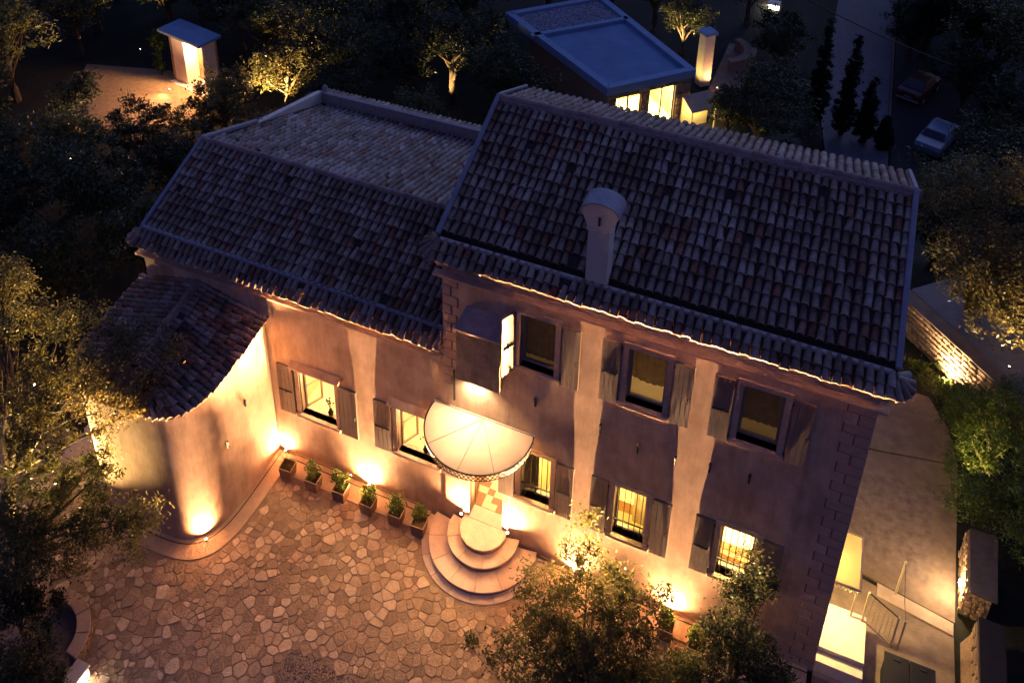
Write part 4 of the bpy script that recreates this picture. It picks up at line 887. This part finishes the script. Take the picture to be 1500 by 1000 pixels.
for xa, xb, za, zb in fops:
    b = MB(); b.box(xa, .2, za, xa + .07, .26, zb); b.box(xb - .07, .2, za, xb, .26, zb); b.box((xa + xb) / 2 - .04, .2, za, (xa + xb) / 2 + .04, .26, zb); b.box(xa, .2, zb - .08, xb, .26, zb); dd = pput('glass_door', b, M_GALV); pput('pane', MB().add([(xa + .07, .225, za), (xb - .07, .225, za), (xb - .07, .225, zb - .08), (xa + .07, .225, zb - .08)], [(0, 1, 2, 3)]), M_GLASS, dd)
# rubble facing of the pavilion front
st_ = []
for x0, x1, z0, z1 in ((.1, .52, 0, 2.55), (1.9, 2.2, 0, 2.35), (3.66, 4.4, 0, 2.55), (.52, 3.66, 2.36, 2.58)):
    z = z0
    while z < z1 - .06:
        h = random.uniform(.10, .18); x = x0
        while x < x1 - .05:
            wd = min(random.uniform(.14, .32), x1 - x); pput('stone', MB().box(x + .01, .06 + random.uniform(0, .03), z + .008, x + wd - .01, .121, min(z + h, z1) - .008), M_RUBBLE); x += wd
        z += h
lp = fr @ Vector((3.0, 1.6, 2.3)); lamp('room_light', 'POINT', lp, 330, (1, .74, .14), pav, rad=.15); lp = fr @ Vector((1.2, 1.4, 2.3)); lamp('room_light', 'POINT', lp, 190, (1, .80, .42), pav, rad=.15)
hk = thing('desk_lamp', 'dark curved desk lamp inside the left glass door of the pavilion', 'lamp', fr @ Vector((1.15, .9, .02)), math.atan2(fw.y, fw.x))
put('stem', MB().tube([(0, 0, 0), (0, 0, 1.35), (.05, 0, 1.55), (.2, 0, 1.62), (.32, 0, 1.5), (.3, 0, 1.35)], .025, 8), M_IRON, hk); put('foot', MB().tube([(0, 0, 0), (0, 0, .03)], .16, 14), M_IRON, hk)
pl_ = thing('gate_pier', 'tall cream gate pier with dark square cap beside the pavilion', 'pier', (1.96, 26.2, 0), R(45))
put('shaft', MB().box(-.27, -.27, 0, .27, .27, 2.85), M_WHITE, pl_, bevel=.01); put('cap', MB().box(-.36, -.36, 2.85, .36, .36, 2.98), M_FLATEDGE, pl_, bevel=.01)
cwl = thing('curved_boundary_wall', 'low curved stone wall beyond the gate pier', 'wall', (2.2, 29.2, 0)); put('wall_body', ring(1.3, 1.62, R(-60), R(60), 0, .6, 16), M_RISER, cwl); put('coping', ring(1.26, 1.66, R(-60), R(60), .6, .66, 16), M_RISER, cwl)
kind(put('pier_path', MB().prism([(2.3, 23.4), (3.8, 23.2), (4.0, 31), (2.5, 31)], -.02, .03), M_CONC), 'structure')
uplight(2.75, 25.9, .04, 'spotlight at the foot of the cream gate pier', 30, (-.35, .1, 1), R(120), .8, None, WARM, group='garden spotlights')
uplight(1.2, 25.2, .04, 'spotlight on the garden side of the gate pier', 22, (.3, .35, 1), R(120), .8, None, YEL, group='garden spotlights')
lg = thing('lit_gate_lantern', 'white lit lantern box at the top edge behind the pier', 'lamp', (4.1, 36.6, -.6))
put('box', MB().box(-.3, -.25, 0, .3, .25, .8), emit('lantern_white', (1, .85, .6), 3.5), lg); put('lid', MB().box(-.36, -.3, .8, .36, .3, .88), M_GALV, lg); put('post', MB().box(-.08, -.08, -1.5, .08, .08, 0), M_GALV, lg)
lamp('glow', 'POINT', (-.1, -.6, .3), 40, WARM2, lg, rad=.1)
lnd = thing('side_lean_to', 'small plank lean-to roof with lit yellow opening right of the pavilion', 'shed', (2.6, 21.9, 0), R(45))
put('roof_planks', MB().add([(-.7, -.35, 1.35), (.75, -.35, 1.35), (.75, .5, 1.75), (-.7, .5, 1.75), (-.7, -.35, 1.30), (.75, -.35, 1.30), (.75, .5, 1.70), (-.7, .5, 1.70)], [(0, 1, 2, 3), (0, 4, 5, 1), (1, 5, 6, 2), (3, 7, 4, 0)]), M_APRON, lnd)
put('back_wall', MB().box(-.7, .45, 0, .75, .55, 1.7), M_CREAM, lnd); put('post', MB().box(-.66, -.3, 0, -.6, -.24, 1.33), M_GALV, lnd); put('post', MB().box(.6, -.3, 0, .66, -.24, 1.33), M_GALV, lnd)
lamp('glow', 'POINT', (0, .1, 1.2), 14, YEL, lnd, rad=.06)

# ------------------------------------------------------------------ gate booth at upper left
bo = thing('gate_booth', 'slab roofed gate booth with glowing cream niche in the wood', 'booth', (-22.2, 15.95, 0), R(-12))
put('left_panel', MB().box(-.05, 0, 0, .85, .12, 2.75), M_WHITE, bo); put('back_wall', MB().box(.85, .75, 0, 2.3, .87, 2.75), M_WOODL, bo); put('left_cheek', MB().box(.80, .12, 0, .85, .87, 2.75), M_WHITE, bo)
put('right_cheek', MB().box(2.2, 0, 0, 2.3, .75, 2.75), M_WHITE, bo); put('end_post', MB().box(-.2, -.02, 0, -.05, .87, 2.75), M_RISER, bo); put('floor', MB().box(-.2, -.3, -.02, 2.4, .75, .05), M_STEP, bo)
put('roof_slab', MB().box(-.55, -.35, 2.75, 2.5, 1.05, 2.92), M_FLATEDGE, bo, bevel=.02)
for k, (x, z) in enumerate(((1.55, 1.9), (1.75, 1.7), (1.62, 1.45), (1.85, 1.3), (1.6, 1.1), (1.8, .95))): put('tag_plate', MB().box(x, .73, z, x + .1, .748, z + .12), M_WHITE, bo)
lamp('niche_light', 'POINT', (1.35, .2, 2.55), 170, WARM, bo, rad=.06); put('lamp_strip', MB().box(.95, .1, 2.70, 2.1, .2, 2.748), emit('strip', (1, .66, .36), 9), bo)
uplight(-21.9, 15.0, .05, 'spotlight on the paving in front of the gate booth', 330, (.0, -.6, .7), R(150), .9, None, WARM, group='garden spotlights')
kind(put('booth_paving', MB().prism([(-24.6, 10.2), (-19.6, 10.9), (-19.4, 15.4), (-23.2, 16.6), (-27.6, 15.4)], -.02, .02), pm('booth_paving_mat', (.34, .24, .14), (.24, .16, .09), 5, .9, .4, 20)), 'structure')

# ------------------------------------------------------------------ road and cars below
kind(put('road', MB().prism([(8.4, 41), (12.2, 40), (12.1, 54), (11.9, 95), (4.8, 95), (5.2, 62)], -12.3, -11.93), M_ROAD), 'structure')
kind(put('parking_ground', MB().prism([(12.3, 40), (19, 38), (22, 62), (12.3, 62)], -12.3, -11.95), pm('car_park', (.045, .04, .045), (.03, .028, .03), 3, .95)), 'structure')
kb_ = MB(); kb_.box(12.05, 44, -11.95, 12.2, 95, -11.78); kind(put('road_kerb', kb_, M_CONC), 'structure')
def car(label, loc, rz, paint, lit):
    t = thing('parked_car', label, 'car', loc, rz, 'cars parked below the road'); s_ = bpy.data.meshes
    prof = [(-1.95, .35), (-1.98, .75), (-1.85, .98), (-1.0, 1.04), (-.55, 1.42), (.75, 1.45), (1.45, 1.06), (1.95, .98), (2.02, .6), (1.98, .32)]
    b = MB(); n = len(prof)
    def wdt(z, x): return .82 if z < 1.1 else .64
    rings = [(-1, 1), (-.93, 1.0), (.93, 1.0), (1, 1)]
    A = [(x, -wdt(z, x), z) for x, z in prof]; B = [(x, wdt(z, x), z) for x, z in prof]
    b.add(A + B, [tuple(range(n))[::-1], tuple(range(n, 2 * n))] + [(i, (i + 1) % n, n + (i + 1) % n, n + i) for i in range(n)]); put('body', b, paint, t, bevel=.06)
    g_ = MB(); g_.add([(.82, -.60, 1.42), (.82, .60, 1.42), (1.42, .70, 1.10), (1.42, -.70, 1.10)], [(0, 1, 2, 3)]); g_.v = [(x + .02, y, z + .02) for x, y, z in g_.v]; put('rear_window', g_, M_CARG, t)
    g_ = MB(); g_.add([(-.62, -.60, 1.40), (-.62, .60, 1.40), (-1.0, .70, 1.08), (-1.0, -.70, 1.08)], [(3, 2, 1, 0)]); g_.v = [(x - .02, y, z + .02) for x, y, z in g_.v]; put('windscreen', g_, M_CARG, t)
    for x in (-1.25, 1.25):
        for y in (-.78, .78):
            wh = put('wheel', MB().tube([(x, y - .09, .32), (x, y + .09, .32)], .32, 16), M_TYRE, t); put('rim', MB().tube([(x, y + .095 * (1 if y > 0 else -1), .32), (x, y + .11 * (1 if y > 0 else -1), .32)], .18, 12), M_RIM, wh)
    for y in (-.62, .62): put('tail_light', MB().box(1.97, y - .12, .78, 2.035, y + .12, .95), M_TAIL, t); put('headlight', MB().box(-2.0, y - .13, .68, -1.93, y + .13, .82), M_RIM, t)
    put('bumper', MB().box(1.96, -.78, .36, 2.06, .78, .52), M_RIM if lit else paint, t, bevel=.02); put('number_plate', MB().box(2.03, -.26, .62, 2.04, .26, .73), M_RIM, t)
M_CARG = pm('car_glass', (.02, .02, .03), (.02, .02, .03), 1, .08, spec=.6); M_TYRE = pm('tyre', (.02, .02, .02), (.015, .015, .015), 5, .9); M_RIM = pm('car_metal', (.5, .46, .44), (.45, .42, .4), 4, .3, metal=.3); M_TAIL = pm('tail_lamp', (.5, .06, .03), (.4, .05, .03), 4, .3)
car('dark red parked car seen from behind beside the road', (13.9, 51.6, -11.95), R(-112), pm('car_red', (.10, .02, .025), (.08, .018, .02), 3, .3, spec=.6), True)
car('silver blue parked car half hidden by the golden tree', (15.0, 45.0, -11.95), R(70), pm('car_silver', (.20, .27, .38), (.18, .25, .35), 3, .3, spec=.6), False)
wr = thing('overhead_cable', 'thin overhead cable crossing above the road', 'cable', (0, 0, 0)); put('wire', MB().tube([(4.5, 30, 4.35), (6.47, 30, 3.60), (8, 30, 3.05), (9.67, 30, 2.48), (13, 30, 1.6)], .03, 5), M_IRON, wr)

# ------------------------------------------------------------------ trees
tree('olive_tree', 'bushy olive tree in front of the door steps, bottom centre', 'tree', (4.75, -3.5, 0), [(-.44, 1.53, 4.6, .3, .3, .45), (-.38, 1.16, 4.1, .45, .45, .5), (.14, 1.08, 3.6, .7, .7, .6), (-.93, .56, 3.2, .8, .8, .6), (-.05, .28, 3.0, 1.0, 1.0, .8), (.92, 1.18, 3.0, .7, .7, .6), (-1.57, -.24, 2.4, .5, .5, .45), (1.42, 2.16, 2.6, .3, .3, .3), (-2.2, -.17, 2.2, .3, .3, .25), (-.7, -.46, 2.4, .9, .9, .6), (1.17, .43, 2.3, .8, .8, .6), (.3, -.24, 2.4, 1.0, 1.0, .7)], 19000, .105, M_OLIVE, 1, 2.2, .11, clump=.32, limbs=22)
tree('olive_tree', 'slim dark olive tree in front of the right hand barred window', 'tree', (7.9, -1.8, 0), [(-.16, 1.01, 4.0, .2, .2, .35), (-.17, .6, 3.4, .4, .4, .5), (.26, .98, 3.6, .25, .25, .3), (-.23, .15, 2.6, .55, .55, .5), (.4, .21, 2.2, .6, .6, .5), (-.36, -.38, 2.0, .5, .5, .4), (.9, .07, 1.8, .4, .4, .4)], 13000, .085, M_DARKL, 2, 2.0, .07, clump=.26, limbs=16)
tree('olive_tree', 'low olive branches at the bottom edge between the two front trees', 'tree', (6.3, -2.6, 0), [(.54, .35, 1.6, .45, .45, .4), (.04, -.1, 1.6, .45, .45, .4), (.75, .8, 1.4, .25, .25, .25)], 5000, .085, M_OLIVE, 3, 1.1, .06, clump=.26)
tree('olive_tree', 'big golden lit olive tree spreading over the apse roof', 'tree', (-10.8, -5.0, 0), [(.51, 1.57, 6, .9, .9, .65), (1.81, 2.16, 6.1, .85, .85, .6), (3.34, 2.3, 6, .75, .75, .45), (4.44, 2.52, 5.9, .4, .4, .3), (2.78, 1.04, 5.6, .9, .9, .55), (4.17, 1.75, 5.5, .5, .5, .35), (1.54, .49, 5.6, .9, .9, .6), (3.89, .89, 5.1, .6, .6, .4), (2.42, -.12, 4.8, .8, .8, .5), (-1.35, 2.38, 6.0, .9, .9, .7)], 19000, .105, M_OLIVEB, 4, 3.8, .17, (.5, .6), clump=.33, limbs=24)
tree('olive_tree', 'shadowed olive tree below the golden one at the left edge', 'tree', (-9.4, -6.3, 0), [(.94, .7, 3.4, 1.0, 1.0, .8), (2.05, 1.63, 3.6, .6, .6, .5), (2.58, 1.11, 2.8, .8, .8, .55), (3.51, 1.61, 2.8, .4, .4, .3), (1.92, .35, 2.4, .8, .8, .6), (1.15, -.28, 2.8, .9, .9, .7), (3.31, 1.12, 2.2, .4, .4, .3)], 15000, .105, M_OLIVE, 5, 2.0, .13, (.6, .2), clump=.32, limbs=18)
tree('shrub', 'dark shrub inside the curved garden wall', 'shrub', (-8.2, -7.0, 0), [(.49, .34, 1.0, .5, .5, .4), (-.1, .1, 1.3, .7, .7, .6), (.8, -.25, .6, .35, .35, .3)], 4200, .11, M_DARKL, 6, .5, .06, clump=.28)
tree('shrub', 'green shrub at the bottom left corner', 'shrub', (-7.4, -7.8, 0), [(.2, .0, 1.2, .7, .7, .55), (.95, .15, .8, .4, .4, .35), (.7, -.3, 1.0, .5, .5, .45), (.2, -.6, 1.2, .7, .7, .55)], 4800, .11, M_OLIVE, 7, .5, .06, clump=.28)
tree('oak_tree', 'broad golden lit tree right of the villa roof', 'tree', (13.3, 13.2, 0), [(-.3, -.5, 3.4, 1.6, 1.6, 1.2), (1.2, -.3, 4.2, 1.6, 1.6, 1.3), (-.5, 1.8, 4.5, 1.3, 1.4, 1.1), (1.6, 2.0, 5.2, 1.5, 1.5, 1.1), (.6, -1.6, 2.6, 1.4, 1.2, .9), (-1.3, 2.6, 3.6, .8, .8, .8), (2.3, -1.6, 3.1, 1.2, 1.2, 1.2)], 24000, .13, M_OLIVEB, 8, 2.4, .2, clump=.42, limbs=18)
tree('shrub', 'bright green feathery shrub right of the side terrace', 'shrub', (13.6, 7.4, 0), [(-.3, .4, 1.5, .8, .9, 1.0), (.3, -.8, 1.4, .8, .8, .9), (.6, .9, 1.9, .9, .9, 1.1), (-.35, -1.7, 1.2, .6, .7, .6), (.5, -2.0, 1.5, .7, .7, .7), (-.5, 1.3, 1.3, .7, .7, .7), (-.75, -.6, .9, .4, .6, .5), (-.8, -2.2, 1.4, .5, .5, .5), (-.9, .8, 1.6, .6, .7, .7), (.6, -3.0, 1.6, .7, .6, .6), (-.9, 1.9, .9, .5, .5, .5)], 22000, .12, M_GREEN, 9, .6, .08, clump=.3, narrow=.22)
tree('shrub', 'dark shrub at the right edge above the rubble yard wall', 'shrub', (15.3, 6.2, 0), [(0, 0, 1.3, 1.1, 1.2, 1.0), (-.4, -1.5, 1.0, .9, 1.0, .8), (.3, 1.6, 1.6, 1.1, 1.1, 1.0)], 6000, .14, M_DARKL, 10, .6, .08, clump=.35)
tree('shrub', 'dark shrub at the lower right edge behind the purple coping', 'shrub', (15.0, 1.8, 0), [(0, 0, .8, .8, 1.0, .7), (-.2, -1.6, .7, .8, .9, .6), (.1, 1.6, 1.0, .9, .9, .8)], 5000, .13, M_DARKL, 11, .5, .07, clump=.33)
tree('oak_tree', 'tall dark tree at the upper right edge', 'tree', (17.4, 17.5, 0), [(0, 0, 4.5, 2, 2, 1.6), (-1.3, 1.8, 5.4, 1.6, 1.6, 1.3), (1.2, 2.2, 5.6, 1.8, 1.8, 1.4), (-.6, 3.8, 6.2, 1.5, 1.5, 1.2)], 9000, .2, M_OLIVE, 12, 3, .25, clump=.5, limbs=14)
tree('round_tree', 'round dark tree between the gate pier and the cypresses', 'tree', (5.4, 20.6, 0), [(0, 0, 1.9, 1.6, 1.6, 1.4), (-1.0, .9, 2.3, 1.2, 1.2, 1.0), (1.1, .7, 2.2, 1.2, 1.2, 1.1), (.2, 1.9, 2.8, 1.3, 1.2, 1.0)], 8000, .17, M_DARKL, 13, 1.4, .16, clump=.4)
tree('shrub', 'dark shrubs just behind the villa ridge near the cypresses', 'shrub', (7.2, 17.4, -.8), [(0, 0, 1.0, 1.3, 1.1, .8), (1.6, .3, .6, 1.2, 1.0, .7), (-1.5, .2, 1.2, 1.0, 1.0, .8)], 5000, .16, M_DARKL, 14, .5, .08, clump=.38)
tree('olive_tree', 'olive tree lit from below left of the wing roof', 'tree', (-15.4, 15.6, 0), [(0, 0, 2.6, 1.6, 1.5, 1.3), (-1.2, -.6, 2.0, 1.2, 1.1, .9), (.9, 1.2, 3.4, 1.4, 1.4, 1.1), (-.4, 2.0, 4.0, 1.3, 1.3, 1.0)], 8000, .17, M_OLIVEB, 15, 1.6, .16, clump=.4, limbs=14)
tree('shrub', 'backlit laurel shrub in front of the gate booth paving', 'shrub', (-18.3, 12.3, 0), [(0, 0, 1.0, 1.1, .9, .8), (-1.0, -.4, .7, .8, .7, .6), (.9, .5, 1.2, .8, .8, .8)], 3800, .17, M_OLIVEB, 16, .6, .07, clump=.35, narrow=.5)
tree('olive_tree', 'slender tree standing on the booth paving edge', 'tree', (-22.6, 9.6, 0), [(0, 0, 2.2, .9, .9, 1.0), (.4, .6, 3.1, .7, .7, .8), (-.6, -.3, 1.3, .8, .8, .6)], 4200, .17, M_DARKL, 17, 1.6, .1, clump=.35)
tree('shrub', 'yellow lit climber beside the booth post', 'shrub', (-23.3, 16.1, 0), [(0, 0, .8, .35, .35, .7), (-.1, .2, 1.9, .3, .3, .7)], 1400, .16, M_GREEN, 18, .8, .05, clump=.2, narrow=.5)
tree('olive_tree', 'olive tree with a lit trunk in the wood behind the wing', 'tree', (-8.7, 19.6, 0), [(0, 0, 3.2, 1.5, 1.4, 1.1), (-1.1, .8, 3.6, 1.2, 1.2, .9), (1.0, 1.0, 3.7, 1.3, 1.2, 1.0)], 6000, .18, M_DARKL, 19, 2.2, .2, clump=.42, limbs=12)
tree('shrub', 'dark shrub against the flat roof corner of the pavilion', 'shrub', (-3.9, 18.7, 0), [(0, 0, 2.2, 1.5, 1.0, 1.2), (1.2, -.6, 1.6, 1.0, .9, 1.0), (-1.6, .5, 2.4, 1.2, 1.2, 1.2)], 6000, .17, M_DARKL, 22, 1.2, .12, clump=.4)
# dark wood: shared crowns, one tree per spot
protos = []
for k in range(4):
    r = random.Random(90 + k); e = [(r.uniform(-.9, .9), r.uniform(-.9, .9), r.uniform(2.4, 4.2), r.uniform(1.2, 1.9), r.uniform(1.2, 1.9), r.uniform(.9, 1.5)) for _ in range(5)]
    me, ctr = leaf_mesh('crown', e, 6000, .21, (M_DARKL, M_OLIVE, M_DARKL, M_DARKL)[k], 60 + k, .46); tm = trunk_mesh(None, ctr.tolist(), 2.2, .18, 50 + k, limbs=10).mesh('trunk', M_BARK); protos.append((me, tm))
def zone(x, y):
    if x > -4.6: return 'behind the pavilion' if x < 2.5 else 'around the round tree by the gate pier'
    if x > -12.5: return 'behind the rear parapet of the wing'
    if y > 17: return 'above the gate booth at the top edge' if x < -19 else 'between the gate booth and the pavilion'
    if x < -23.5: return 'at the far left of the booth paving'
    return 'left of the wing roof above the golden olive' if y < 7 else 'between the booth paving and the wing'
spots = [(-31.5, 14, 1), (-28.2, 11.4, 1), (-26.4, 8.2, 1), (-24.6, 5.4, .9), (-21.6, 4.2, 1), (-19.4, 6.2, .9), (-18.4, 2.2, 1), (-16.2, 4.6, .95), (-14.9, 1.2, .8), (-13.6, 3.8, .8), (-17.0, -1.0, .9), (-12.6, 5.6, .75), (-29.8, 18.6, 1), (-27.3, 21.5, 1), (-31.5, 22, 1.1), (-24.2, 20.6, 1), (-21.2, 20.0, 1), (-18.6, 18.8, .95), (-22.5, 25, 1.1), (-18.3, 23.5, 1.1), (-15.2, 20.0, 1), (-13.2, 17.2, .9), (-12.4, 22.2, 1), (-14.6, 26, 1.1), (-10.6, 25.5, 1.1), (-8.6, 23.6, .7), (-10.6, 18.2, .85), (-6.2, 18.6, .8), (-11.8, 13.8, .75), (-8.2, 14.6, .7), (-18.2, 9.0, .75), (-1.6, 30.8, .9), (.4, 28.8, .75), (3.0, 33.8, .9), (5.3, 30.5, .8), (5.4, 25.2, .75), (-34.5, 17, 1.1), (-16.5, 12.4, .7), (-33, 10, 1), (-29, 7.6, 1), (-27, 4.5, 1), (-22.3, 1.2, 1), (-19.6, -2.2, 1), (-24.5, 0.5, 1), (-11.0, 9.2, .6), (-13.4, 11.0, .65), (-26, 25, 1.1), (-30, 27, 1.2), (-20, 29, 1.2), (-12, 30, 1.2), (-7.5, 30, 1.1), (-4.5, 32.5, 1.1), (-15.6, 8.0, .7), (-20.8, 22.6, 1), (7.2, 22.0, .7), (8.3, 20.0, .6), (3.9, 21.6, .55), (-28.6, 16.0, .9), (-30.6, 18.0, 1), (-26.0, 20.0, .9), (-25.4, 23, 1), (-28.6, 24.6, 1.1), (-33, 20.4, 1), (-17, 26.6, 1.1), (-30.6, 11.8, .9), (-35, 13, 1)]
for k, (x, y, s_) in enumerate(q_ for q_ in spots if q_[2] > 0):
    me, tm = protos[k % 4]; zl = zone(x, y); t = thing('wood_tree', 'dark evergreen tree of the unlit wood ' + zl, 'tree', (x, y, g(x, y)), random.uniform(0, 6.28), 'dark trees ' + zl)
    t.scale = (s_, s_, s_ * random.uniform(.9, 1.1)); put('crown', me, None, t); put('trunk', tm, None, t)
spots2 = [(13.6, 22, 1), (16.5, 25, 1.2), (20.5, 24, 1.2), (14.4, 58, 1.6), (18.5, 53, 1.6), (22.5, 48, 1.7), (17.3, 61, 1.7), (21.6, 57, 1.7), (14.2, 66, 1.6), (19, 68, 1.8), (25, 62, 1.8), (19.2, 44, 1.4), (20.8, 36, 1.4), (17.0, 37.5, 1.2), (2.2, 58, 1.5), (1.5, 66, 1.6), (15.8, 75, 1.8), (16.6, 49.5, 1.1), (17.0, 56, 1.4), (13.2, 56.6, 1.0), (17.9, 41, 1.1), (15.6, 30, 1.1), (18.5, 31, 1.3), (12.6, 18.6, .8), (10.6, 17.0, .6), (15.6, 19.6, .9), (18.2, 21, 1.1), (16.8, 12.4, .7), (17.6, 9.2, .7)]
for k, (x, y, s_) in enumerate(spots2):
    me, tm = protos[(k * 3 + 1) % 4]; t = thing('slope_tree', 'black tree in the unlit mass at the upper right beyond the villa', 'tree', (x, y, g(x, y)), random.uniform(0, 6.28), 'black trees on the slope by the road')
    t.scale = (s_, s_, s_); put('crown', me, None, t); put('trunk', tm, None, t)
for (x, y, h, lab) in ((7.3, 44.2, 8.5, 'tall black cypress left of the road, leftmost of the row'), (9.15, 43.8, 7.7, 'second tall black cypress of the row by the road'), (10.5, 43.5, 5.2, 'third, shorter black cypress of the row by the road'), (11.75, 43.3, 2.6, 'shortest black cypress at the right end of the row')):
    w_ = .45 + .04 * h; tree('cypress_tree', lab, 'tree', (x, y, -12), [(0, 0, h * .28, w_, w_, h * .28), (0, 0, h * .58, w_ * .72, w_ * .72, h * .25), (0, 0, h * .84, w_ * .32, w_ * .32, h * .17)], 13000, .2, M_CYP, int(x * 10), h * .7, .1, clump=.22, group='cypress row beside the road', shell=.3)
# garden spotlights that show as sparks among the leaves
for x, y, z, p, lab, aim in ((-9.9, -4.7, .05, 420, 'garden spotlight between the golden olive tree and the apse', (.35, .3, 1)), (-10.6, -3.6, .05, 800, 'garden spotlight under the crown of the golden olive tree', (.25, .1, 1)), (-10.2, -5.4, .05, 110, 'garden spotlight under the shadowed olive tree', (-.1, .3, 1)), (-7.9, -1.4, 5.9, 0, '', (0, 0, 1)),
        (-13.9, -1.2, .05, 560, 'garden spotlight at the left edge beside the golden olive', (.5, -.3, 1)), (-22.0, 8.6, .05, 160, 'small garden spotlight left of the booth paving', (0, .2, 1)), (-18.9, 9.6, .05, 8, 'tiny pale garden spotlight in the dark left of the wing', (0, .2, 1)), (-25.3, 11.2, .05, 260, 'orange garden spotlight at the far left', (.1, .2, 1)), (-26.0, 17.6, .05, 260, 'garden spotlight in the wood left of the booth', (0, .2, 1)),
        (-16.0, 14.6, .05, 1300, 'bright spotlight under the lit olive left of the wing roof', (.1, .35, 1)), (-9.0, 18.5, .05, 220, 'spotlight at the foot of the lit trunk behind the wing', (.1, .45, 1)), (-15.9, 22.0, .05, 260, 'tiny spotlight deep in the wood behind the wing', (0, .2, 1)), (4.4, 19.3, .05, 10, 'tiny spotlight below the round dark tree', (.2, .3, 1)),
        (12.1, 12.2, .05, 1900, 'spotlight under the broad golden tree behind the villa', (.35, .3, 1)), (14.3, 11.0, 1.0, 260, 'spotlight on the upper path under the golden tree', (.0, .35, 1)), (13.0, 6.7, .05, 120, 'spotlight under the green feathery shrub', (.35, .5, 1)), (16.2, 15.2, .05, 450, 'spotlight at the right edge under the tall tree', (.1, .3, 1)), (-.3, 27.6, .05, 420, 'yellow spotlight in the garden behind the pavilion', (.3, .3, 1))):
    if p: uplight(x, y, z, lab, p, aim, R(84), .7, None, (1, .64, .24), group='garden spotlights')
